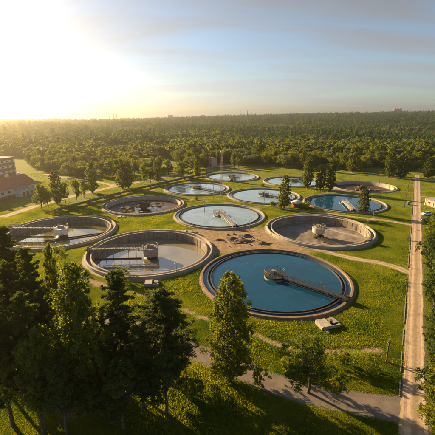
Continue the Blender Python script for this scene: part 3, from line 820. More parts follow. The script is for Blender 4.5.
plant_px('pine_tree', 'pine_near', 1, 24, 415, 292, 62, 'low dark pine in the lower left corner thicket', rz=2.6)
plant_px('pine_tree', 'pine_near', 2, -14, 390, 262, 60, 'dark pine half cut off by the left photo edge', rz=5.1)
plant_px('broad_tree', 'broad_near', 0, 30, 436, 330, 56, 'leafy dark tree filling the bottom left', rz=.2)
plant_px('broad_tree', 'broad_near', 1, 312, 392, 332, 56, 'bushy green tree below the blue tank beside the worn path', rz=1.2)
plant_px('pine_tree', 'pine_near', 2, 139, 408, 322, 52, 'young pine under the two foreground pines', rz=3.3)
plant_px('pine_tree', 'pine_near', 0, 42, 390, 290, 46, 'dark pine just left of the broad poplar', rz=1.4)
plant_px('broad_tree', 'dark_near', 1, 18, 402, 308, 50, 'dark leafy tree under the left edge pines', rz=2.4)
plant_px('broad_tree', 'dark_near', 2, 58, 440, 352, 48, 'dark leafy tree at the foot of the broad poplar', rz=.8)
plant_px('pine_tree', 'pine_near', 1, 99, 398, 312, 50, 'dark pine squeezed between the broad poplar and the taller pine', rz=4.4)
plant_px('broad_tree', 'dark_near', 0, 118, 428, 352, 50, 'dark leafy tree under the taller pine', rz=3.1)
plant_px('broad_tree', 'dark_near', 1, 164, 414, 346, 46, 'dark leafy tree under the wide pine', rz=5.0)
plant_px('pine_tree', 'pine_near', 1, 8, 372, 262, 56, 'dark pine in the middle of the left edge thicket', rz=3.7)
plant_px('pine_tree', 'pine_near', 0, -6, 425, 305, 70, 'wide dark pine in the bottom left corner', rz=.4)
plant_px('poplar_tree', 'poplar_near', 2, 4, 320, 252, 20, 'young poplar wedged among the dark pines at the left edge', rz=2.9)
RIGHT = [(437, 247, 211, 20, 'dark_near', 'first and farthest dark tree in the row right of the road'), (440, 262, 204, 24, 'poplar_near', 'tall poplar second in the row right of the road'),
 (439, 278, 224, 27, 'dark_near', 'low dark tree third in the row right of the road'), (443, 298, 216, 32, 'pine_near', 'dark pine in the row right of the road, above the others'),
 (443, 314, 244, 33, 'dark_near', 'rounded dark tree in the middle of the row right of the road'), (448, 338, 242, 40, 'dark_near', 'wide dark tree in the row right of the road'),
 (447, 358, 278, 38, 'pine_near', 'short pine near the bottom of the row right of the road'), (452, 384, 292, 46, 'dark_near', 'broad dark tree at the bottom of the row right of the road'),
 (454, 416, 330, 46, 'dark_near', 'dark tree in the lower right corner'), (463, 440, 330, 58, 'poplar_near', 'poplar cut off by the lower right photo edge')]
for i, (px, yb, yt, w, key, lab) in enumerate(RIGHT):
    plant_px({'dark_near': 'broad_tree', 'poplar_near': 'poplar_tree', 'pine_near': 'pine_tree'}[key], key, i, px, yb, yt, w, lab, group='trees lining the service road', rz=i * 1.3)

# --- poplars and trees among the tanks
for i, (px, yb, yt, w, key, lab) in enumerate([
 (285.5, 207.5, 173, 11, 'poplar_mid', 'twin topped poplar between the middle water tanks, beside the brick chamber'),
 (309, 188, 156, 10, 'poplar_mid', 'leftmost of three poplars behind the teal tank'),
 (322, 189, 164, 10, 'poplar_mid', 'middle one of three poplars behind the teal tank'),
 (332, 190.5, 163, 9, 'poplar_mid', 'rightmost of three poplars behind the teal tank'),
 (365, 213.5, 188, 11, 'poplar_mid', 'bushy poplar in front of the teal tank, right of its walkway'),
 (304, 169.5, 148, 6, 'poplar_mid', 'thin poplar in the meadow beyond the three poplars'),
 (355, 172.5, 143, 11, 'poplar_mid', 'tall poplar at the far track behind the wrecked tank'),
 (391.5, 177.5, 151, 9, 'poplar_mid', 'left one of two poplars at the head of the service road'),
 (404, 178.5, 151, 10, 'poplar_mid', 'right one of two poplars at the head of the service road'),
 (431, 178.5, 156, 11, 'poplar_mid', 'poplar at the right photo edge beyond the service road'),
 (197, 176.5, 152, 7, 'poplar_mid', 'narrow poplar left of the small brick house'),
 (206, 166.5, 147, 7, 'poplar_mid', 'dark narrow poplar right behind the small brick house'),
 (181, 178, 160, 15, 'broad_mid', 'round dark tree behind the mast tank, left of the narrow poplar'),
 (157, 181.5, 159, 8, 'poplar_mid', 'narrow tree by the left road, nearest the mast tank'),
 (150, 183, 165, 10, 'broad_mid', 'small tree second in the row by the left road'),
 (143, 184.5, 163, 11, 'broad_mid', 'spreading tree by the left road above the ruined tank'),
 (127, 188, 160, 10, 'poplar_mid', 'right one of a close pair of trees by the left road'),
 (121, 188.5, 158, 10, 'poplar_mid', 'left one of a close pair of trees by the left road'),
 (90, 193, 160, 10, 'poplar_mid', 'tallest single poplar by the left road'),
 (82.5, 198, 178, 10, 'broad_mid', 'small tree left of the tall single poplar'),
 (75, 201, 178, 10, 'broad_mid', 'small dark tree above the half drained left tank'),
 (63.5, 203, 180, 11, 'broad_mid', 'bushy tree between the poplar and the red roofed building'),
 (54, 204, 170, 11, 'poplar_mid', 'tall dark poplar right of the red roofed building'),
 (39, 210, 182, 16, 'broad_mid', 'wide tree in front of the red roofed building corner'),
 (100, 178, 160, 13, 'broad_mid', 'round tree left of the field track fork'), (110, 176, 158, 12, 'broad_mid', 'round tree behind the field track, left of the close pair'), (68, 176.5, 160, 13, 'broad_mid', 'round tree above the field track, behind the tall dark poplar'), (134, 176, 160, 11, 'broad_mid', 'round tree behind the left road, right of the close pair'), (168, 175, 158, 10, 'broad_mid', 'tree behind the left road, left of the round dark tree'),
 (46, 207, 186, 10, 'broad_mid', 'small tree squeezed between the wide tree and dark poplar')]):
    plant_px('poplar_tree' if 'poplar' in key else 'broad_tree', key, i, px, yb, yt, w * (1.3 if 'poplar' in key else 1.15), lab, group='trees among the tanks', rz=i * 1.7)
BUSH = [(272, 206, 200, 6, 'round bush at the front of the pond beside the twin poplar'), (306, 208.5, 201, 13, 'dark bush right of the round brick chamber'),
 (280, 209, 202, 9, 'bush at the foot of the twin poplar'), (120, 282, 266, 17, 'scrubby bush in front of the truss bridge tank'), (60, 262, 244, 14, 'scrubby bush below the half drained left tank'),
 (345, 366, 348, 22, 'low leafy bush on the worn path at the bottom'), (290, 372, 352, 20, 'leafy bush left of the bushy green tree'), (196, 234, 231, 7, 'weedy bush behind the truss bridge tank'),
 (372, 372, 357, 22, 'low bush beside the yellow barrier'), (258, 384, 366, 22, 'low bush right of the lone poplar'), (186, 398, 372, 26, 'bush by the road below the wide pine'),
 (196, 200, 196.5, 5, 'small bush in front of the mast tank'), (268, 228, 224.5, 4, 'small bush between the middle tank and the empty grey tank'), (200, 396, 376, 18, 'bush at the foot of the lone poplar'),
 (408, 240, 236, 4, 'weed bush at the kerb of the service road'), (262, 186.5, 183, 5, 'bush right of the farthest pale tank')]
for i, (px, yb, yt, w, lab) in enumerate(BUSH):
    if min((G(px, yb) - Vector(c)).length for c in TANKS.values()) < R + 1.5: print('BUSH IN TANK', px, yb)
    plant_px('bush', 'bush_near' if yb > 230 else 'bush_mid', i, px, yb, yt, w, lab, 'bush', 'bushes around the tanks', i * .9)

# ------------------------------------------------------------------ buildings
def local(P, a):   # helper: empty at P turned by a
    return P, a
def add_window(root, x, y, z, w, h, face='y-', n=2):
    d = {'y-': (0, -1), 'x+': (1, 0), 'y+': (0, 1), 'x-': (-1, 0)}[face]
    f = MB()
    if d[0] == 0:
        f.box((x, y + d[1] * .03, z), (w, .12, h)); o = f.build('window', 'plaster_white', root)
        p = MB()
        for k in range(n): p.box((x - w / 2 + w * (k + .5) / n, y + d[1] * .085, z), (w / n - .14, .04, h - .2))
    else:
        f.box((x + d[0] * .03, y, z), (.12, w, h)); o = f.build('window', 'plaster_white', root)
        p = MB()
        for k in range(n): p.box((x + d[0] * .085, y - w / 2 + w * (k + .5) / n, z), (.04, w / n - .14, h - .2))
    p.build('pane', 'window_glass', o)
    return o
# red works building at the left edge
A, B = G(37, 191), G(0, 200.5)
ang = math.atan2((A - B).y, (A - B).x); Lb = (A - B).length + 22
rb = thing('works_building', 'long works building with red pitched roof and white wall at the left edge', 'building', (A.x, A.y, TZ(A.x, A.y)), ang)
m = MB(); m.box((-Lb / 2, 8, 2.6), (Lb, 16, 5.2)); m.build('wall', 'plaster_white', rb)
m = MB(); m.box((-Lb / 2, -.05, .8), (Lb + .02, .18, 1.6)); m.build('plinth', 'brick_red', rb)
m = MB(); m.add([(.6, -.8, 5.2), (-Lb, -.8, 5.2), (-Lb, 8, 10.2), (.6, 8, 10.2), (.6, 16.8, 5.2), (-Lb, 16.8, 5.2), (.6, -.8, 4.95), (-Lb, -.8, 4.95), (-Lb, 16.8, 4.95), (.6, 16.8, 4.95)],
  [(0, 3, 2, 1), (3, 4, 5, 2), (0, 1, 7, 6), (4, 9, 8, 5), (0, 6, 9, 4, 3), (1, 2, 5, 8, 7), (6, 7, 8, 9)]); rf = m.build('roof', 'roof_red', rb)
for k in range(int(Lb / 1.3)):
    m = MB(); x = .3 - k * 1.3; m.tube((x, -.78, 5.26), (x, 8, 10.26), .05, n=4); m.build('roof_seam', 'roof_red', rf)
for k in range(5):
    m = MB(); m.box((-4 - k * 7.5, 8, 10.6), (1.6, 1.2, 1.3)); m.build('roof_vent', 'plaster_white', rf)
m = MB(); m.box((-11, -2.2, 1.9), (9, 4.4, 3.8)); an = m.build('annex', 'plaster_white', rb)
m = MB(); m.box((-11, -2.2, 3.95), (9.6, 5.0, .25)); m.build('annex_roof', 'roof_felt', an)
for k in range(3):
    m = MB(); m.box((-13.8 + k * 2.8, -4.44, 1.5), (1.7, .12, 2.3)); m.build('door', 'brick_red', an)
for k in range(int(Lb / 4.2)):
    if not (6 < 2.2 + k * 4.2 < 16): add_window(rb, -2.2 - k * 4.2, 0, 3.3, 2.0, 1.5)
for k in range(3): add_window(rb, 0, 3 + k * 4.8, 3.3, 1.8, 1.6, 'x+')
# second block behind it
A2 = G(17, 176); rb2 = thing('works_building', 'taller flat roofed banded block behind the red roofed building', 'building', (A2.x, A2.y, TZ(A2.x, A2.y)), ang)
m = MB(); m.box((-22, 8, 7), (44, 16, 14)); m.build('wall', 'brick_red', rb2)
for z in (4.0, 7.8, 11.6):
    m = MB(); m.box((-22, -.05, z), (44, .22, 1.7)); m.build('white_band', 'plaster_white', rb2)
m = MB(); m.box((-22, 8, 14.15), (44.8, 16.8, .35)); m.build('roof', 'roof_felt', rb2)
for z in (4.0, 7.8, 11.6):
    for k in range(10): add_window(rb2, -2.4 - k * 4.2, -.16, z, 1.9, 1.3)
# small brick house
H0 = G(208.5, 166.5)
hs = thing('brick_house', 'small pinkish brick house at the edge of the wood', 'house', (H0.x, H0.y, TZ(H0.x, H0.y)), -.75)
m = MB(); m.box((0, 3.5, 3.6), (8.6, 7, 7.2)); m.build('wall', 'brick_pale', hs)
m = MB(); m.box((0, 3.5, 7.32), (9.1, 7.5, .28)); m.build('roof', 'roof_brown', hs)
m = MB(); m.box((-1.8, 4.2, 8.0), (.8, .8, 1.2)); m.build('chimney', 'brick_red', hs)
for x in (-2.6, 0, 2.6): add_window(hs, x, 0, 5.3, 1.2, 1.5)
for x in (-2.6, 0): add_window(hs, x, 0, 2.1, 1.2, 1.5)
m = MB(); m.box((2.6, -.02, 1.1), (1.1, .14, 2.2)); m.build('door', 'roof_brown', hs)
# pale shed at the right edge beside the cars
S0 = G(440.5, 211)
sh = thing('shed', 'pale walled shed at the right edge behind the parked cars', 'shed', (S0.x, S0.y, TZ(S0.x, S0.y)), .03)
m = MB(); m.box((4.2, 6.0, 1.5), (8.0, 12.0, 3.0)); m.build('wall', 'brick_pink', sh)
for y in (.1, 6, 11.9):
    m = MB(); m.box((.14, y, 1.6), (.3, .4, 3.2)); m.build('pilaster', 'plaster_white', sh)
m = MB(); m.box((4.2, 6.0, 3.12), (8.6, 12.6, .22)); m.build('roof', 'roof_felt', sh)
for y in (3, 9): add_window(sh, .2, y, 1.8, 1.6, 1.2, 'x-')
m = MB(); m.box((3.2, -.02, 1.1), (1.3, .14, 2.2)); m.build('door', 'steel_grey', sh)
# round brick valve chamber beside the twin poplar
V0 = G(296.5, 206.5); vc = thing('valve_chamber', 'round red brick chamber with white domed lid beside the twin poplar', 'chamber', (V0.x, V0.y, TZ(V0.x, V0.y)))
m = MB(); m.revolve([(0, 0), (2.3, 0), (2.3, 1.9), (0, 1.9)], 28, closed=False); m.build('wall', 'brick_red', vc)
m = MB(); m.revolve([(2.6, 1.9), (2.6, 2.15), (2.3, 2.7), (1.5, 3.25), (.6, 3.5), (0, 3.55)], 28, closed=False); m.build('lid', 'white_paint', vc, smooth=True)

# far blocks on the skyline
def block(name, label, px, D, w, d, h, floors, wallm, tilt=0.1, extra=None, sink=0):
    x = (px - CC) / F * D * cP; y = D
    b = thing(name, label, 'building', (x, y, TZ(x, y) - sink), tilt)
    m = MB(); m.box((0, 0, h / 2), (w, d, h)); m.build('wall', wallm, b)
    m = MB(); m.box((0, 0, h + .4), (w + 1, d + 1, .8)); rf = m.build('roof', 'roof_felt', b)
    if extra:
        for ex, ew in extra:
            q = MB(); q.box((ex, 0, h + 2.5), (ew, d * .5, 3.6)); q.build('stair_head', wallm, rf)
    n = max(2, int(w / 7))
    for f in range(floors):
        for k in range(n): 
            mm = MB(); mm.box((-w / 2 + w * (k + .5) / n, -d / 2 - .02, h * (f + .55) / floors), (w / n * .55, .3, h / floors * .5)); mm.build('window', 'window_glass', b)
    return b
def sky_block(name, label, px, ytop, w, d, h, floors, wm, D, **k):
    zt = top_z((0, D), ytop)
    x = (px - CC) / F * D * cP; s = TZ(x, D) + h - zt
    return block(name, label, px, D * 1.0, w, d, h, floors, wm, sink=s, **k)
sky_block('apartment_block', 'reddish apartment block standing alone on the right skyline', 396, 108.9, 54, 18, 42, 11, 'block_wall', 2330, extra=[(-18, 10), (0, 9), (18, 10)])
sky_block('apartment_block', 'dark square block on the skyline left of centre', 170.6, 115.3, 38, 20, 34, 8, 'block_wall', 2600, extra=[(-6, 12)])
sky_block('apartment_block', 'long low block right of the dark square skyline block', 181, 117.2, 62, 16, 22, 5, 'block_pale', 2600)
sky_block('apartment_block', 'small block alone on the central skyline', 203, 115.0, 26, 14, 26, 6, 'block_wall', 2600)
for i, (px, yt, w, l) in enumerate([(30, 118.2, 46, 'first from the left photo edge'), (42, 118.6, 52, 'second from the left photo edge'), (55, 117.9, 40, 'third from the left photo edge'), (67, 118.4, 46, 'fourth from the left photo edge'), (94, 118.2, 44, 'left of the tall chimneys'), (126, 118.3, 60, 'right of the tall chimneys'), (147, 118.0, 50, 'fifth of its row, farthest right')]):
    sky_block('apartment_block', 'pale hazy low block on the far left skyline, ' + l, px, yt, w, 16, 30, 5, 'block_pale', 3000, tilt=.1 - i * .05)
def chimney(label, px, ytop, D, r, bands=True):
    x = (px - CC) / F * D * cP; zt = top_z((0, D), ytop); z0 = TZ(x, D)
    c = thing('chimney', label, 'chimney', (x, D, z0), 0, 'chimneys on the left skyline')
    m = MB(); m.tube((0, 0, -2), (0, 0, zt - z0), r, r * .65, 20); m.build('stack', 'block_pale', c)
    m = MB(); m.revolve([(r * .7, zt - z0 - 9), (r * .86, zt - z0 - 9), (r * .8, zt - z0 - 3), (r * .66, zt - z0 - 3)], 20); m.build('band', 'brick_red', c)
chimney('left one of three tall chimneys on the skyline', 109.3, 112.8, 2900, 4.2)
chimney('middle one of three tall chimneys on the skyline', 113.8, 113.2, 2900, 3.6)
chimney('right and shortest one of three tall skyline chimneys', 117, 114.2, 2900, 4.8)

# ------------------------------------------------------------------ masts and poles
def lattice_mast(name, label, x, y, z0, h, w0, w1, m, n, t, group=None):
    r = thing(name, label, 'mast', (x, y, z0), .35, group)
    def cw(z): return w0 + (w1 - w0) * z / h
    for sx, sy in ((-1, -1), (1, -1), (1, 1), (-1, 1)):
        b = MB(); b.bar((sx * w0 / 2, sy * w0 / 2, -.2), (sx * w1 / 2, sy * w1 / 2, h), t); b.build('leg', m, r)
    b = MB()
    for k in range(n):
        za, zb = h * k / n, h * (k + 1) / n; a, c = cw(za) / 2, cw(zb) / 2
        for (p, q) in (((-1, -1), (1, -1)), ((1, -1), (1, 1)), ((1, 1), (-1, 1)), ((-1, 1), (-1, -1))):
            b.bar((p[0] * a, p[1] * a, za), (q[0] * c, q[1] * c, zb), t * .6); b.bar((q[0] * a, q[1] * a, za), (p[0] * c, p[1] * c, zb), t * .6)
            b.bar((p[0] * c, p[1] * c, zb), (q[0] * c, q[1] * c, zb), t * .6)
    b.build('bracing', m, r)
    return r
M0 = G(221.8, 200.5); hm = top_z(M0, 152)
lm = lattice_mast('lattice_mast', 'tall thin lattice floodlight mast between the pale water tanks', M0.x, M0.y, TZ(*M0), hm, 1.25, .7, 'steel_grey', 18, .065)
m = MB(); m.box((0, 0, hm + .1), (1.3, 1.3, .12)); m.build('platform', 'steel_grey', lm)
for a in range(4):
    m = MB(); m.box((.5 * math.cos(a * 1.57), .5 * math.sin(a * 1.57), hm + .4), (.3, .4, .35), a * 1.57); m.build('floodlight', 'steel_pale', lm)
for px, l in ((240, 'left one of two thin masts on the central skyline'), (247.3, 'right one of two thin masts on the central skyline')):
    D = 2500; x = (px - CC) / F * D * cP; lattice_mast('radio_mast', l, x, D, TZ(x, D), top_z((0, D), 110) - TZ(x, D), 6, 1.6, 'steel_grey', 12, .9, 'masts on the skyline')
def pole(label, px, yb, yt, kind='lamp'):
    P = G(px, yb); h = top_z(P, yt)
    r = thing('lamp_post' if kind == 'lamp' else 'utility_pole', label, 'pole', (P.x, P.y, TZ(*P)), random.Random(px).uniform(0, 6.28), 'poles around the tanks')
    m = MB(); m.tube((0, 0, -.3), (0, 0, h), .11 if kind == 'lamp' else .15, .07 if kind == 'lamp' else .1, 10); m.build('shaft', 'steel_grey' if kind == 'lamp' else 'wood_pole', r)
    if kind == 'lamp':
        m = MB(); m.bar((0, 0, h - .05), (.9, 0, h + .15), .07); a = m.build('arm', 'steel_grey', r)
        m = MB(); m.box((1.1, 0, h + .14), (.6, .25, .14)); m.build('lamp_head', 'steel_pale', a)
    else:
        m = MB(); m.bar((-.8, 0, h - .5), (.8, 0, h - .5), .1); a = m.build('crossarm', 'wood_pole', r)
        for s in (-.7, 0.0, .7):
            q = MB(); q.tube((s, 0, h - .42), (s, 0, h - .18), .06, .04, 8); q.build('insulator', 'white_paint', a)
pole('utility pole beside the teal tank, near the small blue box', 404.3, 207, 188.5, 'utility')
pole('utility pole beyond the teal tank, at the left side of the service road', 408, 188.5, 171.5, 'utility')
pole('thin utility pole right of the wrecked dark tank', 379, 185, 171, 'utility')
pole('lamp post at the left rim of the middle water tank', 204.5, 212.5, 198.5)
pole('lamp post behind the middle water tank', 213.5, 204, 181)
pole('lamp post at the right front rim of the middle water tank', 249.5, 230, 219)
pole('lamp post beside the right rim of the truss bridge tank', 176.5, 277, 262)
pole('lamp post at the near rim of the teal tank', 360.8, 213, 199)
pole('lamp post in front of the pale tank beside the twin poplar', 264, 205.5, 188)
pole('lamp post by the left road near the tall single poplar', 98, 191.5, 174)
pole('lamp post beside the lower right of the empty grey tank', 372.5, 222, 209)
pole('thin post standing behind the yellow barrier', 386, 362, 339, 'utility')

# ------------------------------------------------------------------ concrete chambers, rubble, earth heap
def chamber(label, px, py, w, d, h, rz, kind=0):
    P = G(px, py); r = thing('inspection_chamber', label, 'chamber', (P.x, P.y, TZ(*P)), rz, 'concrete chambers in the grass')
    m = MB()
    for bx in ((0, -d / 2 + .15, w, .3), (0, d / 2 - .15, w, .3)): m.box((bx[0], bx[1], h / 2), (bx[2], bx[3], h))
    for bx in ((-w / 2 + .15, w / 1e9), (w / 2 - .15, 0)): m.box((bx[0], 0, h / 2), (.3, d - .6, h))
    m.build('wall', 'concrete_light', r)
    m = MB(); m.box((-w * .22, 0, h + .08), (w * .5, d + .15, .16)); m.build('cover_slab', 'concrete_light', r)
    m = MB(); m.box((w * .30, d * .1, h + .06), (w * .32, d * .7, .10), .2); m.build('cover_slab', 'concrete', r)
    m = MB(); m.box((0, 0, .1), (w - .6, d - .6, .1)); m.build('pit_floor', 'dark_wall', r)
    if kind and px > 300:
        for k, (x, y, z, a, b) in enumerate(((-1.1, -1.9, .12, .4, .3), (1.9, 1.5, .2, .9, -.35), (2.5, -.6, .1, .2, .12), (.6, .2, h - .12, .5, .45))):
            m = MB(); m.box((x, y, z), (1.3 - .2 * k, .8, .18), a, b); m.build('slab_fragment', 'concrete', r)
    if kind: 
        m = MB(); m.tube((w * .1, -d * .15, h + .16), (w * .1, -d * .15, h + .75), .28, .28, 12); m.build('valve', 'rust', r)
chamber('broken concrete chamber in the grass below the blue tank', 327.5, 325.5, 4.4, 2.6, .75, .3, 1)
chamber('concrete chamber at the near rim of the truss bridge tank', 152, 284.5, 3.6, 2.3, .8, .05, 1)
chamber('low concrete chamber behind the truss bridge tank', 186, 232.5, 5.0, 2.4, .45, .1)
chamber('small concrete chamber on the path right of the empty grey tank', 372, 221.5, 3.2, 1.8, .5, -.1)
chamber('low concrete chamber between the two left tanks', 121, 217.5, 3.4, 2.0, .4, .2)
rr = random.Random(21)
def earth_heap(label, px, py, rx, ry, h, seed):
    P = G(px, py); n, k = 36, 10; rg = random.Random(seed); ph = [rg.uniform(0, 6.28) for _ in range(6)]
    vs, fs = [(0, 0, h)], []
    for i in range(1, k + 1):
        f = i / k
        for j in range(n):
            t = 2 * math.pi * j / n; wob = 1 + .18 * math.sin(3 * t + ph[0]) + .1 * math.sin(5 * t + ph[1])
            x, y = rx * f * wob * math.cos(t), ry * f * wob * math.sin(t)
            z = h * (math.cos(f * math.pi) * .5 + .5) * (1 + .35 * math.sin(x * 1.9 + ph[2]) * math.sin(y * 2.3 + ph[3])) + rg.uniform(-.08, .08) - .12 * f
            vs.append((x, y, z))
    fs += [(0, 1 + j, 1 + (j + 1) % n) for j in range(n)]
    for i in range(k - 1):
        a, b = 1 + i * n, 1 + (i + 1) * n
        fs += [(a + j, b + j, b + (j + 1) % n, a + (j + 1) % n) for j in range(n)]
    m = MB(); m.add(vs, fs); o = m.build('earth_heap', 'soil', smooth=False); o.location = (P.x, P.y, TZ(*P))
    return tag(o, label, 'earth heap', 'heaps of earth on the bare ground')
earth_heap('largest dark heap of dug earth on the bare ground above the blue tank', 241, 241.5, 5.6, 3.0, .7, 1)
earth_heap('heap of dug earth behind the largest heap, towards the middle tank', 246, 236, 3.4, 1.9, .8, 2)
earth_heap('low heap of earth left of the largest heap', 231.5, 238.5, 3.0, 1.8, .6, 3)
earth_heap('low earth bank right of the heaps beside the empty grey tank', 263.5, 243.5, 3.0, 1.7, .7, 4)
earth_heap('flat earth heap at the left of the bare ground', 219, 240, 2.2, 1.5, .5, 5)
stone_me = []
for v in range(5):
    m = MB(); rg = random.Random(v); vs = []
    for z in (0, .6, 1):
        for j in range(6): t = j * 1.047 + rg.uniform(-.25, .25); q = (1, .95, .55)[(0, .6, 1).index(z)] * rg.uniform(.8, 1.1); vs.append((.5 * q * math.cos(t), .5 * q * math.sin(t), z * .6))
    m.add(vs, [(i, (i + 1) % 6, 6 + (i + 1) % 6, 6 + i) for i in range(6)] + [(6 + i, 6 + (i + 1) % 6, 12 + (i + 1) % 6, 12 + i) for i in range(6)] + [tuple(range(12, 18))])
    stone_me.append(m.mesh('rubble_stone', 'rubble_mat'))
for i in range(48):
    g = G(rr.gauss(240, 13), rr.gauss(240.5, 3.2))
    if min(math.hypot(g.x - c[0], g.y - c[1]) for c in TANKS.values()) < R + 1.2: continue
    s = rr.uniform(.25, .9)
    o = put('rubble_stone', stone_me[i % 5], None, (g.x, g.y, TZ(*g) + rr.uniform(-.05, .15)), rr.uniform(0, 6), (s * 1.3, s, s * .8))
    tag(o, ('large' if s > .6 else 'small') + ' lump of rubble on the bare earth, ' + ('left of' if px_of(g.x, g.y)[0] < 232 else 'right of' if px_of(g.x, g.y)[0] > 250 else 'beside') + ' the largest earth heap', 'stone', 'rubble lumps on the bare earth')

# brown pipeline on supports along the left road
pl = pxpath([(58, 212), (90, 203), (120, 195), (150, 187.5), (185, 179.5), (212, 173.5)], 8.0)
pr = thing('pipeline', 'long brown pipeline on low supports running beside the left road', 'pipeline', (pl[0].x, pl[0].y, 0))
for i in range(len(pl) - 1):
    m = MB(); a, b = pl[i] - pl[0], pl[i + 1] - pl[0]; d = (b - a).normalized() * .03
    m.tube((a.x + d.x, a.y + d.y, 1.15), (b.x - d.x, b.y - d.y, 1.15), .62, n=14); m.build('pipe_section', 'pipe_brown', pr)
    m = MB(); m.box((a.x, a.y, .3), (.7, 1.5, .75), math.atan2(d.y, d.x)); m.tube((a.x - d.x * 3, a.y - d.y * 3, 1.15), (a.x + d.x * 3, a.y + d.y * 3, 1.15), .72, n=14); m.build('support', 'concrete', pr)

# small blue box beside the pole, barrier, cars
P = G(408, 204.5); r = thing('blue_box', 'small blue utility cabinet in the grass beside the utility pole', 'cabinet', (P.x, P.y, TZ(*P)), .2)
m = MB(); m.box((0, 0, .75), (1.3, .8, 1.3)); m.build('body', 'blue_paint', r)
m = MB(); m.box((0, 0, 1.44), (1.45, .95, .08)); m.build('lid', 'steel_pale', r)
m = MB(); m.box((0, 0, .06), (1.1, .6, .14)); m.build('plinth', 'concrete', r)
P0, P1 = G(381, 361.5), G(404, 366)
r = thing('barrier', 'yellow pipe barrier beside the service road at the bottom', 'barrier', (P0.x, P0.y, TZ(*P0)), math.atan2((P1 - P0).y, (P1 - P0).x)); L = (P1 - P0).length
for z in (1.0, .55):
    m = MB(); m.tube((0, 0, z), (L, 0, z), .05, n=10); m.build('rail', 'yellow_paint', r)
for x in (0, L / 2, L):
    m = MB(); m.tube((x, 0, -.2), (x, 0, 1.05), .06, n=10); m.build('post', 'yellow_paint', r)
def car(label, px, py, rz, paint):
    P = G(px, py); r = thing('parked_car', label, 'car', (P.x, P.y, TZ(*P) + .09), rz, 'cars parked beside the service road')
    def ext(prof, y0, y1, ins=0.0):
        n = len(prof); vs = [(x, y0, z) for x, z in prof] + [(x, y1, z) for x, z in prof]
        return vs, [tuple(range(n)), tuple(range(2 * n - 1, n - 1, -1))] + [(i, n + i, n + (i + 1) % n, (i + 1) % n) for i in range(n)]
    m = MB(); m.add(*ext([(-2.1, .35), (-2.12, .75), (-1.9, .92), (-1.2, .97), (1.0, .95), (1.9, .80), (2.1, .62), (2.1, .35)], -.84, .84)); m.build('body', paint, r)
    m = MB(); vs = [(x, s * (.78 if z < 1.1 else .62), z) for s in (-1, 1) for x, z in ((-1.75, .96), (-1.35, 1.40), (.25, 1.42), (1.0, .955))]
    m.add(vs, [(0, 1, 2, 3), (7, 6, 5, 4)] + [(i, 4 + i, 4 + (i + 1) % 4, (i + 1) % 4) for i in range(4)]); m.build('windows', 'window_glass', r)
    m = MB(); m.box((-.55, 0, 1.43), (1.62, 1.26, .05)); m.build('roof', paint, r)
    for x in (-1.3, 1.3):
        for y in (-.78, .78):
            m = MB(); m.tube((x, y - .1, .31), (x, y + .1, .31), .31, n=16); w = m.build('wheel', 'tyre', r)
            m = MB(); m.tube((x, y - .11 if y < 0 else y, .31), (x, y if y < 0 else y + .11, .31), .18, n=12); m.build('rim', 'steel_pale', w)
    for y in (-.6, .6):
        m = MB(); m.box((2.06, y, .68), (.12, .34, .16)); m.build('headlight', 'lamp_glass', r)
        m = MB(); m.box((-2.08, y, .72), (.1, .3, .18)); m.build('tail_light', 'brick_red', r)
car('white car parked at the right side of the service road', 426.2, 215, math.pi + .1, 'car_white')
car('dark blue car parked nearest the conifers, behind the white car', 425.6, 221, math.pi - .05, 'car_dark')

# ------------------------------------------------------------------ the wood: front trees one by one, the rest one mass
rg = np.random.default_rng(77)
def jitter_grid(d0, d1, s, azmax=38):
    xs = np.arange(-d1, d1, s); ys = np.arange(80, d1, s); X, Y = np.meshgrid(xs, ys); X = X.ravel() + rg.uniform(-s * .45, s * .45, X.size); Y = Y.ravel() + rg.uniform(-s * .45, s * .45, Y.size)
    d = np.hypot(X, Y); az = np.degrees(np.arctan2(X, Y)); k = (d > d0) & (d < d1) & (np.abs(az) < azmax)
    return X[k], Y[k]
X, Y = jitter_grid(200, 470, 7.6)
PX, PY = px_of(X, Y)
edge = np.interp(PX, [-60, 0, 40, 100, 150, 200, 215, 260, 290, 330, 400, 470], [172, 172, 174, 178, 175, 169, 165, 166.5, 168, 169, 170.5, 171])
edge = edge + 1.6 * np.sin(PX / 9.0) + 1.2 * np.sin(PX / 4.1 + 1)
keep = PY < edge
# scrubby field on the left: gaps between the bushes
gap = np.sin(X / 23 + 1.1) * np.sin(Y / 31 + .5) + .5 * np.sin(X / 11 + Y / 17)
keep &= ~((PX < 190) & (PY > 150) & (gap > .60 - (PY - 150) * .022))
keep &= road_dist(X, Y) > 3.0
for A_, L_ in ((A, Lb), (A2, 46)):
    ca, sa = math.cos(ang), math.sin(ang); lx = (X - A_.x) * ca + (Y - A_.y) * sa; ly = -(X - A_.x) * sa + (Y - A_.y) * ca
    keep &= ~((lx > -L_ - 6) & (lx < 7) & (ly > -14) & (ly < 22))
keep &= np.hypot(X - H0.x, Y - H0.y - 2) > 9.5
X, Y, PX, PY = X[keep], Y[keep], PX[keep], PY[keep]
order = np.argsort(np.hypot(X, Y)); X, Y, PX, PY = X[order], Y[order], PX[order], PY[order]
N_IND = 290
def place_words(px):
    for lim, w in ((60, 'behind the red roofed building'), (110, 'behind the tall single poplar'), (160, 'above the ruined brown tank'), (200, 'left of the small brick house'), (235, 'right behind the farthest pale tank'),
                   (275, 'right of the farthest pale tank'), (318, 'behind the thin meadow poplar'), (350, 'left of the far track poplar'), (380, 'behind the wrecked dark tank'), (412, 'behind the two road head poplars')):
        if px < lim: return w
    return 'at the right photo edge'
rest = []
vis = 0
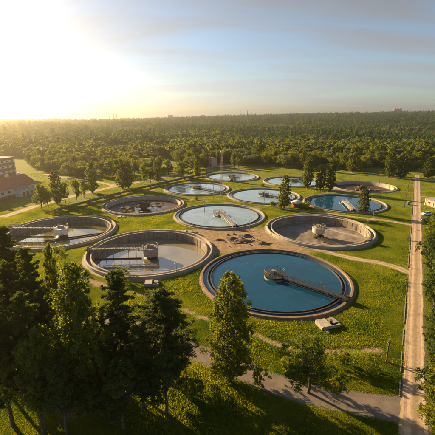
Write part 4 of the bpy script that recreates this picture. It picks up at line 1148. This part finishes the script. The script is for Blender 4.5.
for i in range(len(X)):
    left = PX[i] < 175; inframe = -3 < PX[i] < 438
    r1, r2, r3 = rg.uniform(size=3)
    if inframe and vis < N_IND:
        vis += 1
        if left:
            if r1 < .4: plant('bush', 'bush_mid', i, X[i], Y[i], 3.5 + 4 * r2, 6 + 4 * r3, 'yellow green bush in the scrub, ' + ('nearer' if PY[i] > 166 else 'farther') + ' rows, ' + place_words(PX[i]), 'bush', 'bushes in the scrub field', r1 * 9)
            else: plant('broad_tree', 'light_mid', i, X[i], Y[i], 7.5 + 6 * r2, 7.5 + 4.5 * r3, 'light green tree in the scrub, ' + ('nearer' if PY[i] > 166 else 'farther') + ' rows, ' + place_words(PX[i]), 'tree', 'trees in the scrub field', r1 * 9)
        else:
            kind = 'light_mid' if r1 < .72 else 'broad_mid'
            plant('broad_tree', kind, i, X[i], Y[i], 8 + 6.5 * r2, 8 + 4.5 * r3, ('light' if kind == 'light_mid' else 'darker') + ' green tree in the wood edge, ' + ('front' if PY[i] > 164 else 'back') + ' row, ' + place_words(PX[i]), 'tree', 'trees at the edge of the wood', r1 * 9)
    else:
        rest.append((X[i], Y[i], (9 + rg.integers(3)) if r1 < (.75 if left else .35) else 7 + rg.integers(3), (.55 if left else .75) + .45 * r2, .9 + .4 * r3))
def lighter(x, y): return np.sin(x / 61 + 2) * np.sin(y / 83) + .6 * np.sin(x / 33 + y / 41)
for d0, d1, s in ((470, 900, 8.6), (900, 1500, 10.0), (1500, 2480, 12.5)):
    x_, y_ = jitter_grid(d0, d1, s)
    li = lighter(x_, y_) + rg.normal(size=len(x_)) * .55
    r1 = rg.uniform(size=len(x_)); r2 = rg.uniform(size=len(x_))
    idx = np.where(li > .75, 7 + rg.integers(0, 3, len(x_)), np.where(r1 < .5, rg.integers(0, 4, len(x_)), 4 + rg.integers(0, 3, len(x_))))
    azl = np.degrees(np.arctan2(x_, y_)); k0 = s / 8.6
    big = sstep(-.4, 1.0, np.sin(x_ / 47 + 1) * np.sin(y_ / 59 + 2) + .5 * rg.normal(size=len(x_)))
    sc = (.52 + .42 * r2 + .38 * big); wsc = (.8 + .35 * r1 + .25 * big) * k0 ** .8
    # left: open scrub further out too
    scrub = (azl < -8) & (np.hypot(x_, y_) < 800)
    idx = np.where(scrub & (r2 < .6), 9 + rg.integers(0, 3, len(x_)), idx)
    clear = (np.sin(x_ / 90 + 3) * np.sin(y_ / 70) + .35 * np.sin(x_ / 29 + y_ / 37) > 1.02)
    gone = clear | (azl < -6) & (np.hypot(x_, y_) < 900) & (np.sin(x_ / 37) * np.sin(y_ / 53 + 1) > .62)
    for j in np.nonzero(~gone)[0]: rest.append((x_[j], y_[j], idx[j], sc[j], wsc[j]))
protos = TREE['far_broad'][0] + TREE['far_pine'][0] + TREE['far_light'][0] + TREE['far_bush'][0]

def scatter(name, pts, rots, scales, idx, meshes, label, cat):
    pc = bpy.data.collections.new(name + '_kinds')
    for i, me in enumerate(meshes):
        pc.objects.link(bpy.data.objects.new('%s_kind_%02d' % (name, i), me))
    me = bpy.data.meshes.new(name); me.vertices.add(len(pts)); me.vertices.foreach_set('co', np.asarray(pts, np.float32).ravel())
    for nm, ty, arr, key in (('rot', 'FLOAT_VECTOR', rots, 'vector'), ('scl', 'FLOAT_VECTOR', scales, 'vector'), ('idx', 'INT', idx, 'value')):
        a = me.attributes.new(nm, ty, 'POINT'); a.data.foreach_set(key, np.asarray(arr, np.int32 if ty == 'INT' else np.float32).ravel())
    o = put(name, me)
    ng = bpy.data.node_groups.new(name, 'GeometryNodeTree')
    ng.interface.new_socket('Geometry', in_out='INPUT', socket_type='NodeSocketGeometry')
    ng.interface.new_socket('Geometry', in_out='OUTPUT', socket_type='NodeSocketGeometry')
    N = ng.nodes.new; gi, go = N('NodeGroupInput'), N('NodeGroupOutput'); ip = N('GeometryNodeInstanceOnPoints'); ci = N('GeometryNodeCollectionInfo')
    ci.inputs['Collection'].default_value = pc; ci.inputs['Separate Children'].default_value = True; ci.inputs['Reset Children'].default_value = True
    ip.inputs['Pick Instance'].default_value = True
    def attr(nm, ty):
        n = N('GeometryNodeInputNamedAttribute'); n.data_type = ty; n.inputs['Name'].default_value = nm; return n.outputs[0]
    er = N('FunctionNodeEulerToRotation')
    L = ng.links.new
    L(gi.outputs[0], ip.inputs['Points']); L(ci.outputs[0], ip.inputs['Instance']); L(attr('idx', 'INT'), ip.inputs['Instance Index'])
    L(attr('rot', 'FLOAT_VECTOR'), er.inputs[0]); L(er.outputs[0], ip.inputs['Rotation']); L(attr('scl', 'FLOAT_VECTOR'), ip.inputs['Scale']); L(ip.outputs[0], go.inputs[0])
    md = o.modifiers.new('scatter', 'NODES'); md.node_group = ng
    return tag(o, label, cat, kind='stuff')
rest = np.array(rest)
pts = np.stack([rest[:, 0], rest[:, 1], terrain(rest[:, 0], rest[:, 1]) - .2], 1)
scatter('forest', pts, np.stack([0 * rest[:, 0], 0 * rest[:, 0], rg.uniform(0, 6.28, len(rest))], 1), np.stack([rest[:, 4], rest[:, 4], rest[:, 3]], 1), rest[:, 2].astype(int), protos,
        'dark green forest covering the land to the horizon', 'forest')

# ------------------------------------------------------------------ grass on the open ground
def tuft(seed, n, h, sp, m):
    r_ = np.random.default_rng(seed); V = []
    for i in range(n):
        x, y = r_.normal(size=2) * sp; a = r_.uniform(0, 6.28); l = h * r_.uniform(.5, 1.2); b = r_.uniform(.1, .5) * l; w = .035 + .02 * r_.uniform()
        dx, dy = math.cos(a), math.sin(a); px_, py_ = -dy * w, dx * w
        V += [(x - px_, y - py_, 0), (x + px_, y + py_, 0), (x + dx * b + px_ * .3, y + dy * b + py_ * .3, l), (x + dx * b - px_ * .3, y + dy * b - py_ * .3, l)]
    return mesh_np('tuft', [(np.array(V), None, m)])
tufts = [tuft(1, 30, .15, .42, 'grass_blade'), tuft(2, 30, .12, .44, 'grass_blade'), tuft(3, 16, .36, .25, 'grass_blade')]
gx, gy = [], []
for d0, d1, n in ((30, 95, 185000), (95, 180, 110000), (180, 300, 70000)):
    r_ = np.sqrt(rg.uniform(d0 ** 2, d1 ** 2, n)); a = rg.uniform(-.78, .70, n) if d0 < 90 else rg.uniform(-.62, .62, n)
    gx.append(r_ * np.sin(a)); gy.append(r_ * np.cos(a))
gx, gy = np.concatenate(gx), np.concatenate(gy)
ok = (tank_dist(gx, gy) > .9)
gx, gy = gx[ok], gy[ok]
dm = dirt_mask(gx, gy); rdv = road_dist(gx, gy)
ok = (rg.uniform(size=len(gx)) > (dm - .22) * 2.6) & (rdv > -.15)
gx, gy = gx[ok], gy[ok]
pn = np.sin(gx / 5 + 1) * np.sin(gy / 7) + .6 * np.sin(gx / 2.3 + gy / 3.1)
sc = .75 + .22 * pn + rg.uniform(-.2, .3, len(gx))
sc = np.clip(sc, .35, 1.5) * np.where(np.hypot(gx, gy) > 180, 1.5, 1)
ok = (np.hypot(gx, gy) < 180) | (np.sin(gx / 13 + 2) * np.sin(gy / 17) + .5 * np.sin(gx / 5 + gy / 9) + rg.normal(size=len(gx)) * .35 > -.1)
gx, gy, sc = gx[ok], gy[ok], sc[ok]
scatter('grass', np.stack([gx, gy, terrain(gx, gy)], 1), np.stack([0 * gx, 0 * gx, rg.uniform(0, 6.28, len(gx))], 1), np.stack([1.1 * sc ** .3, 1.1 * sc ** .3, sc], 1), np.where(rg.uniform(size=len(gx)) < .22 * sstep(-.2, 1.2, np.sin(gx / 8 + 2) * np.sin(gy / 6 + 1) + .5 * np.sin(gx / 3 - gy / 4)), 2, rg.integers(0, 2, len(gx))), tufts,
        'rough green grass on the open ground between the tanks', 'grass')

# ------------------------------------------------------------------ haze: the warm evening air over the whole place
m = bpy.data.materials.new('haze_air'); m.use_nodes = True; t = m.node_tree; t.nodes.clear()
o_ = t.nodes.new('ShaderNodeOutputMaterial'); v_ = t.nodes.new('ShaderNodeVolumePrincipled')
v_.inputs['Color'].default_value = (.98, .91, .76, 1); v_.inputs['Density'].default_value = HAZE_DENSITY; v_.inputs['Anisotropy'].default_value = HAZE_G
t.links.new(v_.outputs[0], o_.inputs['Volume']); MATS['haze_air'] = m
hb = MB(); hb.box((0, 1700, 62), (7600, 4300, 136)); tag(hb.build('haze', 'haze_air'), 'pale warm evening haze over the whole place', 'haze', kind='stuff')
